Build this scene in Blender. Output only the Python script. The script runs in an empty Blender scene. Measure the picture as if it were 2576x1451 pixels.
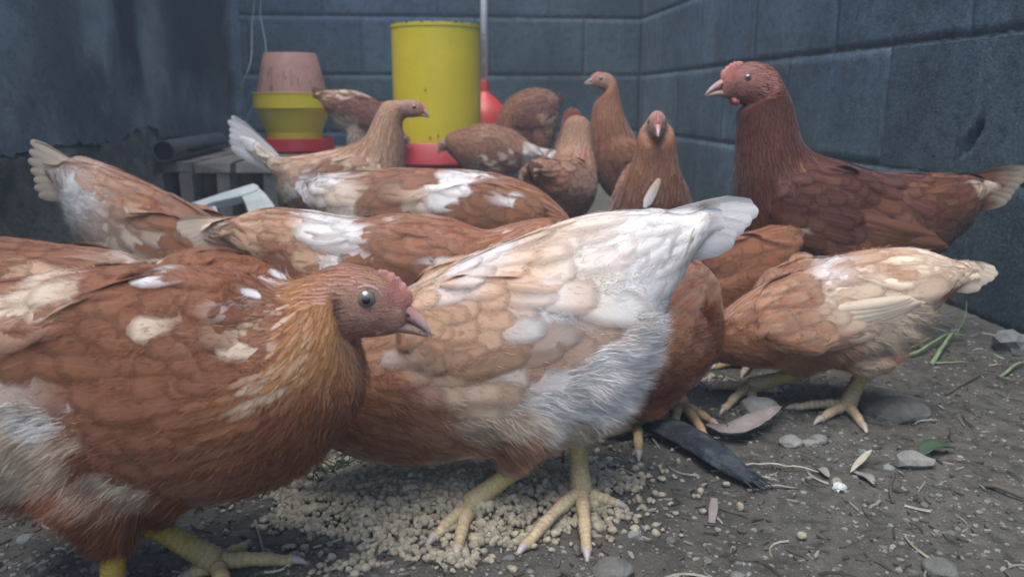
import bpy, math, random
import numpy as np
from mathutils import Vector, Matrix
from mathutils.bvhtree import BVHTree

R = math.radians
sc = bpy.context.scene
col = sc.collection

# ------------------------------------------------------------------ camera, sky, sun, exposure
CAM = np.array([0.0, 0.0, 0.30])
PITCH = R(13.1)
FPX = 2022.0                      # focal length in pixels of a 2576 px wide picture
cam_d = bpy.data.cameras.new('camera')
cam = bpy.data.objects.new('camera', cam_d)
col.objects.link(cam)
cam.location = CAM
cam.rotation_euler = (R(90) - PITCH, 0, 0)
cam_d.sensor_width = 36.0
cam_d.lens = 36.0 * FPX / 2576.0
cam_d.clip_start = 0.02
cam_d.clip_end = 200
cam_d.dof.use_dof = True
cam_d.dof.focus_distance = 0.62
cam_d.dof.aperture_fstop = 10.0
sc.camera = cam

SUN_EL, SUN_AZ = R(70), R(205)    # azimuth measured like the sky's rotation (clockwise from +Y)
world = bpy.data.worlds.new('World')
sc.world = world
world.use_nodes = True
wn = world.node_tree
wn.nodes.clear()
w_out = wn.nodes.new('ShaderNodeOutputWorld')
w_bg = wn.nodes.new('ShaderNodeBackground')
w_sky = wn.nodes.new('ShaderNodeTexSky')
w_sky.sky_type = 'NISHITA'
w_sky.sun_disc = False
w_sky.sun_elevation = SUN_EL
w_sky.sun_rotation = SUN_AZ
w_sky.air_density = 1.0
w_sky.dust_density = 1.5
w_sky.ozone_density = 1.5
w_bg.inputs['Strength'].default_value = 0.125
wn.links.new(w_sky.outputs[0], w_bg.inputs['Color'])
wn.links.new(w_bg.outputs[0], w_out.inputs['Surface'])

sun_d = bpy.data.lights.new('sun', 'SUN')
sun_d.energy = 1.5
sun_d.angle = R(45)
sun_d.color = (1.0, 0.97, 0.93)
sun = bpy.data.objects.new('sun', sun_d)
col.objects.link(sun)
sdir = Vector((math.sin(SUN_AZ) * math.cos(SUN_EL), math.cos(SUN_AZ) * math.cos(SUN_EL), math.sin(SUN_EL)))
sun.rotation_euler = sdir.to_track_quat('Z', 'Y').to_euler()

sc.view_settings.view_transform = 'Standard'
sc.view_settings.look = 'None'
sc.view_settings.gamma = 1.0
sc.view_settings.use_curve_mapping = False
sc.view_settings.exposure = 1.32
sc.render.engine = 'CYCLES'
sc.cycles.max_bounces = 6
sc.cycles.diffuse_bounces = 4
sc.cycles.use_denoising = True
sc.cycles.volume_bounces = 0
HAZE = 0.034

# ------------------------------------------------------------------ measuring the place
CP, SP = math.cos(PITCH), math.sin(PITCH)

def ray(u, v):
    a, b = u - 1288.0, 725.5 - v
    return np.array([a, b * SP + FPX * CP, b * CP - FPX * SP])

def on_ground(u, v, z=0.0):
    d = ray(u, v)
    return CAM + d * ((z - CAM[2]) / d[2])

def at_depth(u, v, y):
    d = ray(u, v)
    return CAM + d * (y / d[1])

# ------------------------------------------------------------------ node helpers
def new_mat(name):
    m = bpy.data.materials.new(name)
    m.use_nodes = True
    nt = m.node_tree
    b = nt.nodes['Principled BSDF']
    return m, nt, b

def nd(nt, t, **kw):
    n = nt.nodes.new(t)
    for k, v in kw.items():
        if k in n.inputs:
            n.inputs[k].default_value = v
        else:
            setattr(n, k, v)
    return n

def lk(nt, a, b):
    nt.links.new(a, b)

def math_n(nt, op, a, b=None, clamp=False):
    n = nt.nodes.new('ShaderNodeMath')
    n.operation = op
    n.use_clamp = clamp
    for i, x in enumerate((a, b)):
        if x is None:
            continue
        if isinstance(x, (int, float)):
            n.inputs[i].default_value = x
        else:
            nt.links.new(x, n.inputs[i])
    return n.outputs[0]

def mix_n(nt, fac, a, b, blend='MIX'):
    n = nt.nodes.new('ShaderNodeMix')
    n.data_type = 'RGBA'
    n.blend_type = blend
    for s, x in ((n.inputs[0], fac), (n.inputs[6], a), (n.inputs[7], b)):
        if isinstance(x, (int, float)):
            s.default_value = x
        elif isinstance(x, (tuple, list)):
            s.default_value = (x[0], x[1], x[2], 1)
        else:
            nt.links.new(x, s)
    return n.outputs[2]

def ramp_n(nt, fac, stops):
    n = nt.nodes.new('ShaderNodeValToRGB')
    e = n.color_ramp.elements
    while len(e) > 1:
        e.remove(e[0])
    first = True
    for p, c in stops:
        if first:
            e[0].position = p
            x = e[0]
            first = False
        else:
            x = e.new(p)
        x.color = (c, c, c, 1) if isinstance(c, (int, float)) else (c[0], c[1], c[2], 1)
    nt.links.new(fac, n.inputs[0])
    return n.outputs[0]

def pos_scaled(nt, s, kind='position'):
    if kind == 'position':
        g = nt.nodes.new('ShaderNodeNewGeometry').outputs['Position']
    else:
        g = nt.nodes.new('ShaderNodeTexCoord').outputs['Object']
    m = nt.nodes.new('ShaderNodeMapping')
    m.inputs['Scale'].default_value = s
    nt.links.new(g, m.inputs['Vector'])
    return m.outputs[0]

def noise_n(nt, vec, scale, detail=4.0, rough=0.55, dist=0.0):
    n = nt.nodes.new('ShaderNodeTexNoise')
    n.inputs['Scale'].default_value = scale
    n.inputs['Detail'].default_value = detail
    n.inputs['Roughness'].default_value = rough
    n.inputs['Distortion'].default_value = dist
    if vec is not None:
        nt.links.new(vec, n.inputs['Vector'])
    return n.outputs[0]

def bump_n(nt, b, height, strength, dist):
    n = nt.nodes.new('ShaderNodeBump')
    n.inputs['Strength'].default_value = strength
    n.inputs['Distance'].default_value = dist
    nt.links.new(height, n.inputs['Height'])
    nt.links.new(n.outputs[0], b.inputs['Normal'])

# ------------------------------------------------------------------ materials
M = {}

def mat_wall(name, base, dark, blue, pale, drip=1.0, paint=0.5):
    m, nt, b = new_mat(name)
    p = pos_scaled(nt, (1, 1, 1))
    ps = pos_scaled(nt, (9, 9, 0.9))
    ps2 = pos_scaled(nt, (34, 34, 1.6))
    n1 = noise_n(nt, p, 3.2, 6, 0.6, 0.3)
    n2 = noise_n(nt, p, 45, 6, 0.7)
    n3 = noise_n(nt, ps, 1.0, 4, 0.6, 0.4)
    n4 = noise_n(nt, ps2, 1.0, 3, 0.6, 0.3)
    n5 = noise_n(nt, p, 1.3, 4, 0.6, 0.5)
    c = mix_n(nt, ramp_n(nt, n1, [(0.38, 0.0), (0.62, 1.0)]), [x * 0.85 for x in dark], [x * 1.15 for x in base])
    bl = math_n(nt, 'MULTIPLY', ramp_n(nt, n5, [(0.45, 0.0), (0.62, 1.0)]), paint)
    bl = math_n(nt, 'MULTIPLY', bl, ramp_n(nt, n2, [(0.35, 0.25), (0.6, 1.0)]))
    c = mix_n(nt, bl, c, blue)
    dk = math_n(nt, 'MULTIPLY', ramp_n(nt, n3, [(0.5, 0.0), (0.70, 1.0)]), 0.40 * drip)
    c = mix_n(nt, dk, c, [x * 0.45 for x in dark])
    pl = math_n(nt, 'MULTIPLY', ramp_n(nt, n4, [(0.64, 0.0), (0.76, 1.0)]), 0.38)
    c = mix_n(nt, pl, c, pale)
    c = mix_n(nt, ramp_n(nt, n2, [(0.34, 0.75), (0.5, 0.0), (0.68, 0.0)]), c, [x * 0.45 for x in dark])
    n7 = noise_n(nt, p, 170, 3, 0.7)
    c = mix_n(nt, ramp_n(nt, n7, [(0.36, 0.55), (0.5, 0.0)]), c, [x * 0.4 for x in dark])
    c = mix_n(nt, ramp_n(nt, n7, [(0.58, 0.0), (0.72, 0.35)]), c, pale)
    c = mix_n(nt, ramp_n(nt, n2, [(0.6, 0.0), (0.8, 0.45)]), c, pale)
    oi = nt.nodes.new('ShaderNodeObjectInfo').outputs['Random']
    c = mix_n(nt, 1.0, c, ramp_n(nt, oi, [(0.0, 0.78), (1.0, 1.16)]), 'MULTIPLY')
    lk(nt, c, b.inputs['Base Color'])
    b.inputs['Roughness'].default_value = 0.92
    b.inputs['Specular IOR Level'].default_value = 0.25
    h = math_n(nt, 'ADD', math_n(nt, 'MULTIPLY', n2, 0.6), math_n(nt, 'MULTIPLY', noise_n(nt, p, 230, 3, 0.7), 0.7))
    bump_n(nt, b, h, 0.9, 0.0045)
    return m

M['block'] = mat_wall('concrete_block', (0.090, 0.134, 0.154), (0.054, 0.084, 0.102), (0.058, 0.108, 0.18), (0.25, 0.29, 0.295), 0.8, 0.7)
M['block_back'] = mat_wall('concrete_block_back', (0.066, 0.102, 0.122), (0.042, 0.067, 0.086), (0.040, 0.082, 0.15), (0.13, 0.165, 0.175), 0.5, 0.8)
M['mortar'] = mat_wall('mortar', (0.095, 0.115, 0.12), (0.06, 0.075, 0.08), (0.05, 0.08, 0.13), (0.2, 0.21, 0.21))
M['footing'] = mat_wall('rubble_footing', (0.105, 0.103, 0.088), (0.055, 0.056, 0.050), (0.10, 0.11, 0.10), (0.26, 0.25, 0.22), 0.7, 0.2)

def mat_plaster():
    m, nt, b = new_mat('stained_plaster')
    p = pos_scaled(nt, (1, 1, 1))
    ps = pos_scaled(nt, (2.0, 0.85, 0.8))
    n1 = noise_n(nt, ps, 1.6, 4, 0.5, 0.5)
    n2 = noise_n(nt, p, 40, 6, 0.7)
    n3 = noise_n(nt, pos_scaled(nt, (1, 0.5, 0.8)), 9, 6, 0.7, 0.4)
    n6 = noise_n(nt, pos_scaled(nt, (1.3, 0.8, 1.0)), 3.2, 4, 0.5, 0.3)
    sm_ = math_n(nt, 'ADD', math_n(nt, 'MULTIPLY', n1, 0.6), math_n(nt, 'MULTIPLY', n6, 0.4))
    c = mix_n(nt, ramp_n(nt, sm_, [(0.40, 0.0), (0.50, 0.35), (0.58, 1.0)]), (0.030, 0.042, 0.056), (0.190, 0.240, 0.245))
    c = mix_n(nt, ramp_n(nt, n3, [(0.36, 0.75), (0.62, 0.0)]), c, (0.058, 0.070, 0.080))
    c = mix_n(nt, ramp_n(nt, n2, [(0.32, 0.4), (0.5, 0.0)]), c, (0.03, 0.038, 0.045))
    lk(nt, c, b.inputs['Base Color'])
    b.inputs['Roughness'].default_value = 0.88
    b.inputs['Specular IOR Level'].default_value = 0.3
    bump_n(nt, b, math_n(nt, 'ADD', n2, n3), 0.8, 0.008)
    return m
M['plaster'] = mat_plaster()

def mat_simple(name, base, var=0.25, scale=30, rough=0.6, spec=0.4, bump=0.3, bdist=0.002, dirt=None, dirt_amt=0.4, coat=0.0):
    m, nt, b = new_mat(name)
    p = pos_scaled(nt, (1, 1, 1), 'object')
    n1 = noise_n(nt, p, scale, 5, 0.6, 0.2)
    n2 = noise_n(nt, p, scale * 6, 4, 0.65)
    lo = [x * (1 - var) for x in base]
    hi = [min(1, x * (1 + var)) for x in base]
    c = mix_n(nt, ramp_n(nt, n1, [(0.3, 0.0), (0.7, 1.0)]), lo, hi)
    if dirt:
        n3 = noise_n(nt, p, scale * 0.6, 6, 0.7, 0.5)
        c = mix_n(nt, math_n(nt, 'MULTIPLY', ramp_n(nt, n3, [(0.48, 0.0), (0.7, 1.0)]), dirt_amt), c, dirt)
        c = mix_n(nt, math_n(nt, 'MULTIPLY', ramp_n(nt, n2, [(0.6, 0.0), (0.72, 1.0)]), dirt_amt), c, dirt)
    lk(nt, c, b.inputs['Base Color'])
    b.inputs['Roughness'].default_value = rough
    b.inputs['Specular IOR Level'].default_value = spec
    b.inputs['Coat Weight'].default_value = coat
    if bump:
        bump_n(nt, b, math_n(nt, 'ADD', n1, math_n(nt, 'MULTIPLY', n2, 0.5)), bump, bdist)
    return m

M['yellow'] = mat_simple('yellow_plastic', (0.62, 0.50, 0.012), 0.07, 8, 0.42, 0.45, 0.05, 0.001, (0.25, 0.2, 0.05), 0.18)
M['red'] = mat_simple('red_plastic', (0.36, 0.010, 0.018), 0.1, 10, 0.42, 0.45, 0.05, 0.001, (0.2, 0.06, 0.05), 0.25)
M['bell'] = mat_simple('red_bell_plastic', (0.48, 0.030, 0.022), 0.1, 10, 0.4, 0.45, 0.05, 0.001, (0.45, 0.2, 0.15), 0.35)
M['pink'] = mat_simple('faded_pink_plastic', (0.40, 0.215, 0.175), 0.12, 14, 0.55, 0.35, 0.1, 0.001, (0.12, 0.08, 0.065), 0.55)
M['grime'] = mat_simple('grime', (0.07, 0.06, 0.04), 0.3, 60, 0.9, 0.2, 0.3)
M['pvc'] = mat_simple('white_pvc', (0.78, 0.82, 0.84), 0.06, 20, 0.4, 0.45, 0.0, 0.001, (0.3, 0.32, 0.33), 0.25)
M['ink'] = mat_simple('black_ink', (0.03, 0.03, 0.035), 0.1, 20, 0.7, 0.2, 0)
M['blackpipe'] = mat_simple('black_pipe', (0.05, 0.056, 0.066), 0.25, 25, 0.5, 0.4, 0.15, 0.001, (0.13, 0.13, 0.125), 0.5)
M['wood'] = mat_simple('grey_wood', (0.17, 0.16, 0.14), 0.3, 14, 0.85, 0.2, 0.6, 0.003, (0.075, 0.065, 0.055), 0.6)
M['dark_brown'] = mat_simple('dark_brown_matte', (0.085, 0.042, 0.028), 0.35, 12, 0.85, 0.2, 0.5, 0.003, (0.04, 0.025, 0.02), 0.6)
M['whiteplastic'] = mat_simple('white_plastic', (0.50, 0.54, 0.52), 0.08, 18, 0.5, 0.4, 0.08, 0.001, (0.25, 0.27, 0.23), 0.45)
M['string'] = mat_simple('pale_string', (0.36, 0.38, 0.40), 0.2, 60, 0.8, 0.2, 0)
M['stone'] = mat_simple('grey_stone', (0.17, 0.18, 0.17), 0.35, 40, 0.9, 0.25, 0.6, 0.002, (0.08, 0.075, 0.065), 0.6)
M['soilstone'] = mat_simple('soil_coated_stone', (0.135, 0.135, 0.122), 0.35, 60, 0.95, 0.2, 0.8, 0.003, (0.085, 0.08, 0.07), 0.7)
M['stone_pale'] = mat_simple('pale_stone', (0.215, 0.21, 0.19), 0.3, 60, 0.9, 0.25, 0.6, 0.002, (0.13, 0.12, 0.10), 0.6)
M['leaf_dry'] = mat_simple('dry_leaf', (0.235, 0.20, 0.19), 0.25, 60, 0.75, 0.3, 0.4, 0.001, (0.13, 0.11, 0.10), 0.5)
M['straw'] = mat_simple('straw', (0.36, 0.33, 0.26), 0.25, 60, 0.75, 0.3, 0.2)
M['twig'] = mat_simple('twig', (0.085, 0.072, 0.06), 0.35, 60, 0.85, 0.25, 0.4)
M['green'] = mat_simple('green_stalk', (0.17, 0.235, 0.12), 0.3, 60, 0.6, 0.4, 0.2)
M['greendark'] = mat_simple('dark_green_leaf', (0.045, 0.085, 0.045), 0.4, 60, 0.65, 0.35, 0.2)
M['husk'] = mat_simple('charred_husk', (0.022, 0.028, 0.036), 0.5, 50, 0.7, 0.35, 0.9, 0.003, (0.13, 0.145, 0.16), 0.7)
M['horn'] = mat_simple('claw_horn', (0.36, 0.31, 0.29), 0.2, 120, 0.45, 0.4, 0.1, 0.0005, (0.18, 0.15, 0.13), 0.4)
M['feed'] = mat_simple('feed_crumble', (0.315, 0.280, 0.210), 0.5, 130, 0.95, 0.15, 0.8, 0.001, (0.25, 0.205, 0.14), 0.5)

def mat_ground():
    m, nt, b = new_mat('damp_soil')
    p = pos_scaled(nt, (1, 1, 1))
    n1 = noise_n(nt, p, 4, 6, 0.62, 0.4)
    n2 = noise_n(nt, p, 60, 7, 0.7, 0.3)
    n3 = noise_n(nt, p, 320, 4, 0.7)
    n4 = noise_n(nt, p, 18, 5, 0.65, 0.6)
    c = mix_n(nt, ramp_n(nt, n1, [(0.3, 0.0), (0.7, 1.0)]), (0.108, 0.100, 0.083), (0.190, 0.178, 0.150))
    c = mix_n(nt, ramp_n(nt, n2, [(0.36, 0.8), (0.52, 0.0)]), c, (0.055, 0.054, 0.048))
    c = mix_n(nt, ramp_n(nt, n2, [(0.56, 0.0), (0.72, 0.6)]), c, (0.24, 0.235, 0.21))
    c = mix_n(nt, ramp_n(nt, n3, [(0.60, 0.0), (0.72, 0.5)]), c, (0.30, 0.295, 0.265))
    c = mix_n(nt, ramp_n(nt, n4, [(0.60, 0.0), (0.70, 0.4)]), c, (0.055, 0.060, 0.055))
    lk(nt, c, b.inputs['Base Color'])
    b.inputs['Roughness'].default_value = 0.9
    b.inputs['Specular IOR Level'].default_value = 0.3
    h = math_n(nt, 'ADD', n2, math_n(nt, 'MULTIPLY', n3, 0.6))
    bump_n(nt, b, h, 1.0, 0.010)
    return m
M['ground'] = mat_ground()

def attr(nt, name):
    a = nt.nodes.new('ShaderNodeAttribute')
    a.attribute_name = name
    return a

def mat_feather(name='feather', a0=0.34, a1=0.98, fray=0.5, crisp=0.15):
    m, nt, b = new_mat(name)
    a = attr(nt, 'col')
    f = attr(nt, 'fuv')
    sx = nt.nodes.new('ShaderNodeSeparateXYZ')
    lk(nt, f.outputs['Vector'], sx.inputs[0])
    u, v, w = sx.outputs
    au = math_n(nt, 'ABSOLUTE', u)
    # barbs sweep outward and towards the tip
    bar = math_n(nt, 'SUBTRACT', math_n(nt, 'MULTIPLY', v, 42.0), math_n(nt, 'MULTIPLY', au, 16.0))
    cmb = nt.nodes.new('ShaderNodeCombineXYZ')
    lk(nt, bar, cmb.inputs[0])
    lk(nt, math_n(nt, 'MULTIPLY', w, 190.0), cmb.inputs[1])
    lk(nt, math_n(nt, 'MULTIPLY', u, 1.2), cmb.inputs[2])
    n1 = noise_n(nt, cmb.outputs[0], 1.0, 4, 0.65)
    k = ramp_n(nt, n1, [(0.28, 0.80), (0.5, 1.0), (0.75, 1.12)])
    c = mix_n(nt, 1.0, a.outputs['Color'], k, 'MULTIPLY')
    rac = ramp_n(nt, au, [(0.0, 0.28), (0.06, 0.0)])
    c = mix_n(nt, rac, c, mix_n(nt, 0.6, a.outputs['Color'], (0.40, 0.30, 0.24)))
    lk(nt, c, b.inputs['Base Color'])
    b.inputs['Roughness'].default_value = 0.66
    b.inputs['Specular IOR Level'].default_value = 0.25
    b.inputs['Sheen Weight'].default_value = 0.15
    b.inputs['Sheen Roughness'].default_value = 0.5
    # frayed, thinning vane edges
    tipd = math_n(nt, 'MULTIPLY', math_n(nt, 'SUBTRACT', v, 0.66), 2.95)
    ed = math_n(nt, 'MAXIMUM', au, tipd)
    ed = math_n(nt, 'ADD', ed, math_n(nt, 'MULTIPLY', math_n(nt, 'SUBTRACT', n1, 0.5), fray))
    ed = math_n(nt, 'SUBTRACT', ed, math_n(nt, 'MULTIPLY', math_n(nt, 'GREATER_THAN', w, 1.0), crisp))
    al = ramp_n(nt, ed, [(a0, 1.0), (a1, 0.0)])
    lk(nt, al, b.inputs['Alpha'])
    bump_n(nt, b, n1, 0.12, 0.001)
    return m
M['feather'] = mat_feather()
M['quill'] = mat_feather('quill_feather', 1.0, 1.12, 0.12)

def mat_skin(name, rough, spec, scale, bump, amt=0.3, sss=0.0):
    m, nt, b = new_mat(name)
    a = attr(nt, 'col')
    p = pos_scaled(nt, (1, 1, 1), 'object')
    n1 = noise_n(nt, p, scale, 5, 0.7)
    n2 = noise_n(nt, p, scale * 0.2, 4, 0.6)
    k = ramp_n(nt, n1, [(0.25, 1 - amt), (0.5, 1.0), (0.75, 1 + amt)])
    c = mix_n(nt, 1.0, a.outputs['Color'], k, 'MULTIPLY')
    c = mix_n(nt, 0.5, c, mix_n(nt, 1.0, c, ramp_n(nt, n2, [(0.3, 0.7), (0.7, 1.2)]), 'MULTIPLY'))
    lk(nt, c, b.inputs['Base Color'])
    b.inputs['Roughness'].default_value = rough
    b.inputs['Specular IOR Level'].default_value = spec
    if sss:
        b.inputs['Subsurface Weight'].default_value = sss
        b.inputs['Subsurface Radius'].default_value = (0.004, 0.0015, 0.001)
    bump_n(nt, b, n1, bump, 0.0012)
    return m
M['skin'] = mat_skin('skin_and_down', 0.75, 0.2, 700, 1.0, 0.4)
M['legskin'] = mat_skin('scaly_leg', 0.62, 0.3, 420, 0.6, 0.32)
M['flesh'] = mat_skin('red_flesh', 0.5, 0.35, 380, 0.6, 0.25, 0.15)
M['beak'] = mat_skin('beak_horn', 0.42, 0.4, 260, 0.25, 0.2)
M['down'] = mat_skin('down', 0.8, 0.15, 60, 0.0, 0.1)

def mat_eye():
    m, nt, b = new_mat('eye')
    a = attr(nt, 'col')
    lk(nt, a.outputs['Color'], b.inputs['Base Color'])
    b.inputs['Roughness'].default_value = 0.12
    b.inputs['Specular IOR Level'].default_value = 0.6
    b.inputs['Coat Weight'].default_value = 1.0
    b.inputs['Coat Roughness'].default_value = 0.04
    return m
M['eye'] = mat_eye()

# ------------------------------------------------------------------ object helpers
def link(name, me, mat, parent=None):
    o = bpy.data.objects.new(name, me)
    if mat is not None and not me.materials:
        me.materials.append(mat)
    col.objects.link(o)
    if parent is not None:
        o.parent = parent
    return o

def empty(name, loc=(0, 0, 0), rz=0.0):
    o = bpy.data.objects.new(name, None)
    o.empty_display_size = 0.02
    o.location = loc
    o.rotation_euler = (0, 0, rz)
    col.objects.link(o)
    return o

def tag(o, label=None, cat=None, group=None, kind=None):
    if label: o['label'] = label
    if cat: o['category'] = cat
    if group: o['group'] = group
    if kind: o['kind'] = kind
    return o

def mesh_np(name, V, F, colr=None, fuv=None, smooth=True):
    """V (n,3), F list of index tuples or an int array (m,k)."""
    me = bpy.data.meshes.new(name)
    V = np.asarray(V, dtype=np.float32)
    if isinstance(F, np.ndarray):
        m, k = F.shape
        me.vertices.add(len(V))
        me.vertices.foreach_set('co', V.ravel())
        me.loops.add(m * k)
        me.loops.foreach_set('vertex_index', F.astype(np.int32).ravel())
        me.polygons.add(m)
        me.polygons.foreach_set('loop_start', np.arange(0, m * k, k, dtype=np.int32))
        me.update(calc_edges=True)
    else:
        me.from_pydata([tuple(map(float, v)) for v in V], [], F)
    if colr is not None:
        at = me.attributes.new('col', 'FLOAT_COLOR', 'POINT')
        c4 = np.ones((len(V), 4), dtype=np.float32)
        c4[:, :3] = np.clip(colr, 0, 1)
        at.data.foreach_set('color', c4.ravel())
    if fuv is not None:
        at = me.attributes.new('fuv', 'FLOAT_VECTOR', 'POINT')
        at.data.foreach_set('vector', np.asarray(fuv, dtype=np.float32).ravel())
    if smooth and len(me.polygons):
        me.polygons.foreach_set('use_smooth', np.ones(len(me.polygons), dtype=bool))
    me.validate()
    me.update()
    return me

class MB:
    """collects shapes into one mesh"""
    def __init__(self):
        self.V, self.F, self.C = [], [], []
    def add(self, V, F, c=None):
        o = len(self.V)
        self.V += [tuple(map(float, v)) for v in V]
        self.F += [tuple(i + o for i in f) for f in F]
        if c is None: c = (0.5, 0.5, 0.5)
        if len(np.shape(c)) == 1:
            self.C += [tuple(c)] * len(V)
        else:
            self.C += [tuple(x) for x in c]
    def box(self, c, s, rz=0.0, jit=0.0, rng=None):
        cx, cy, cz = c
        V = []
        for x in (-1, 1):
            for y in (-1, 1):
                for z in (-1, 1):
                    p = Vector((x * s[0] / 2, y * s[1] / 2, z * s[2] / 2))
                    if jit: p += Vector((rng.uniform(-jit, jit), rng.uniform(-jit, jit), rng.uniform(-jit, jit)))
                    p = Matrix.Rotation(rz, 3, 'Z') @ p
                    V.append((cx + p.x, cy + p.y, cz + p.z))
        self.add(V, [(0, 1, 3, 2), (4, 6, 7, 5), (0, 4, 5, 1), (2, 3, 7, 6), (0, 2, 6, 4), (1, 5, 7, 3)])
    def lathe(self, prof, n=48, c=(0, 0, 0)):
        V = []
        for (r, z) in prof:
            for k in range(n):
                a = 2 * math.pi * k / n
                V.append((c[0] + r * math.cos(a), c[1] + r * math.sin(a), c[2] + z))
        F = []
        for i in range(len(prof) - 1):
            for k in range(n):
                F.append((i * n + k, i * n + (k + 1) % n, (i + 1) * n + (k + 1) % n, (i + 1) * n + k))
        self.add(V, F)
    def tube(self, pts, rad, n=8, c=None, cols=None, flat=1.0):
        pts = [np.array(p, float) for p in pts]
        rad = [rad] * len(pts) if np.isscalar(rad) else list(rad)
        V, C = [], []
        prev = None
        for i, p in enumerate(pts):
            t = pts[min(i + 1, len(pts) - 1)] - pts[max(i - 1, 0)]
            t = t / (np.linalg.norm(t) + 1e-9)
            if prev is None:
                ref = np.array([0, 0, 1.0]) if abs(t[2]) < 0.9 else np.array([1.0, 0, 0])
                s = np.cross(t, ref)
            else:
                s = prev - t * np.dot(prev, t)
            s /= np.linalg.norm(s) + 1e-9
            prev = s
            up = np.cross(s, t)
            for k in range(n):
                a = 2 * math.pi * k / n
                V.append(p + (s * math.cos(a) + up * math.sin(a) * flat) * rad[i])
                C.append(cols[i] if cols is not None else (c if c is not None else (0.5, 0.5, 0.5)))
        F = []
        for i in range(len(pts) - 1):
            for k in range(n):
                F.append((i * n + k, i * n + (k + 1) % n, (i + 1) * n + (k + 1) % n, (i + 1) * n + k))
        F.append(tuple(range(n - 1, -1, -1)))
        F.append(tuple((len(pts) - 1) * n + k for k in range(n)))
        self.add(V, F, C)
    def mesh(self, name, colr=False, smooth=True):
        return mesh_np(name, self.V, self.F, np.array(self.C) if colr else None, None, smooth)
    def build(self, name, mat, parent=None, colr=False, smooth=True, loc=None):
        o = link(name, self.mesh(name, colr, smooth), mat, parent)
        if loc is not None: o.location = loc
        return o

def auto_smooth(o, ang=35):
    me = o.data
    me.update()
    me.set_sharp_from_angle(angle=R(ang))

def catmull(P, per):
    P = np.asarray(P, float)
    Q = np.vstack([2 * P[0] - P[1], P, 2 * P[-1] - P[-2]])
    out = []
    for i in range(1, len(Q) - 2):
        for k in range(per):
            t = k / per
            p0, p1, p2, p3 = Q[i - 1], Q[i], Q[i + 1], Q[i + 2]
            out.append(0.5 * ((2 * p1) + (-p0 + p2) * t + (2 * p0 - 5 * p1 + 4 * p2 - p3) * t * t + (-p0 + 3 * p1 - 3 * p2 + p3) * t ** 3))
    out.append(P[-1])
    return np.array(out)

def loft_np(C, E1, E2, n=20):
    K = len(C)
    a = np.arange(n) * 2 * math.pi / n
    V = (C[:, None, :] + np.cos(a)[None, :, None] * E1[:, None, :] + np.sin(a)[None, :, None] * E2[:, None, :]).reshape(-1, 3)
    F = []
    for i in range(K - 1):
        for k in range(n):
            F.append((i * n + k, i * n + (k + 1) % n, (i + 1) * n + (k + 1) % n, (i + 1) * n + k))
    V = np.vstack([V, C[0], C[-1]])
    for k in range(n):
        F.append((K * n, (k + 1) % n, k))
        F.append((K * n + 1, (K - 1) * n + k, (K - 1) * n + (k + 1) % n))
    return V, F

def nrm(a):
    return a / (np.linalg.norm(a, axis=-1, keepdims=True) + 1e-12)

_VN = {}
def vnoise(p, f, seed):
    if seed not in _VN:
        r = np.random.RandomState(seed)
        D, ph = [], []
        for k in range(5):
            D.append(r.normal(size=3) * (0.7 + 0.35 * k))
            ph.append(r.uniform(0, 6.28))
        _VN[seed] = (np.array(D).T, np.array(ph))
    D, ph = _VN[seed]
    return np.sin((p @ D) * f + ph).sum(-1) / 3.2

def sstep(a, b, x):
    t = np.clip((x - a) / (b - a), 0, 1)
    return t * t * (3 - 2 * t)

# ================================================================== SETTING
rng = random.Random(4)

def fine_axis(lo, hi, step, outer):
    a = list(np.arange(lo, hi + 1e-6, step))
    g, x = step, lo
    left = []
    while x > -outer:
        g *= 1.16
        x -= g
        left.append(x)
    g, x = step, a[-1]
    right = []
    while x < outer:
        g *= 1.16
        x += g
        right.append(x)
    return np.array(left[::-1] + a + right)

def ground_z(x, y):
    p = np.stack([x, y, np.zeros_like(x)], -1).reshape(-1, 3)
    z = 0.004 * vnoise(p, 9, 1) + 0.0022 * vnoise(p, 31, 2) + 0.0011 * vnoise(p, 90, 3) + 0.0007 * vnoise(p, 240, 4)
    return z.reshape(np.shape(x)) - 0.002

gx = fine_axis(-0.75, 0.95, 0.0065, 12)
gy = fine_axis(0.30, 1.35, 0.0065, 12)
GX, GY = np.meshgrid(gx, gy)
GZ = ground_z(GX, GY)
nx_, ny_ = len(gx), len(gy)
idx = np.arange(nx_ * ny_).reshape(ny_, nx_)
GF = np.stack([idx[:-1, :-1], idx[:-1, 1:], idx[1:, 1:], idx[1:, :-1]], -1).reshape(-1, 4)
ground = link('ground', mesh_np('ground', np.stack([GX, GY, GZ], -1).reshape(-1, 3), GF), M['ground'])
tag(ground, 'dark grey damp trampled soil of the pen', None, None, 'structure')

def gz(x, y):
    return float(ground_z(np.array([x]), np.array([y]))[0])

# ---- block walls
COR = np.array([0.473, 3.076])           # inner back right corner
dR = np.array([0.101, -0.9949])          # right wall runs towards the camera
nR = np.array([-0.9949, -0.101])
dB = np.array([-0.9949, -0.101])         # back wall runs to the left
nB = np.array([0.101, -0.9949])
COL_ = COR + dB * 1.488                  # inner back left corner
dL, nL = dR, -nR

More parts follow.
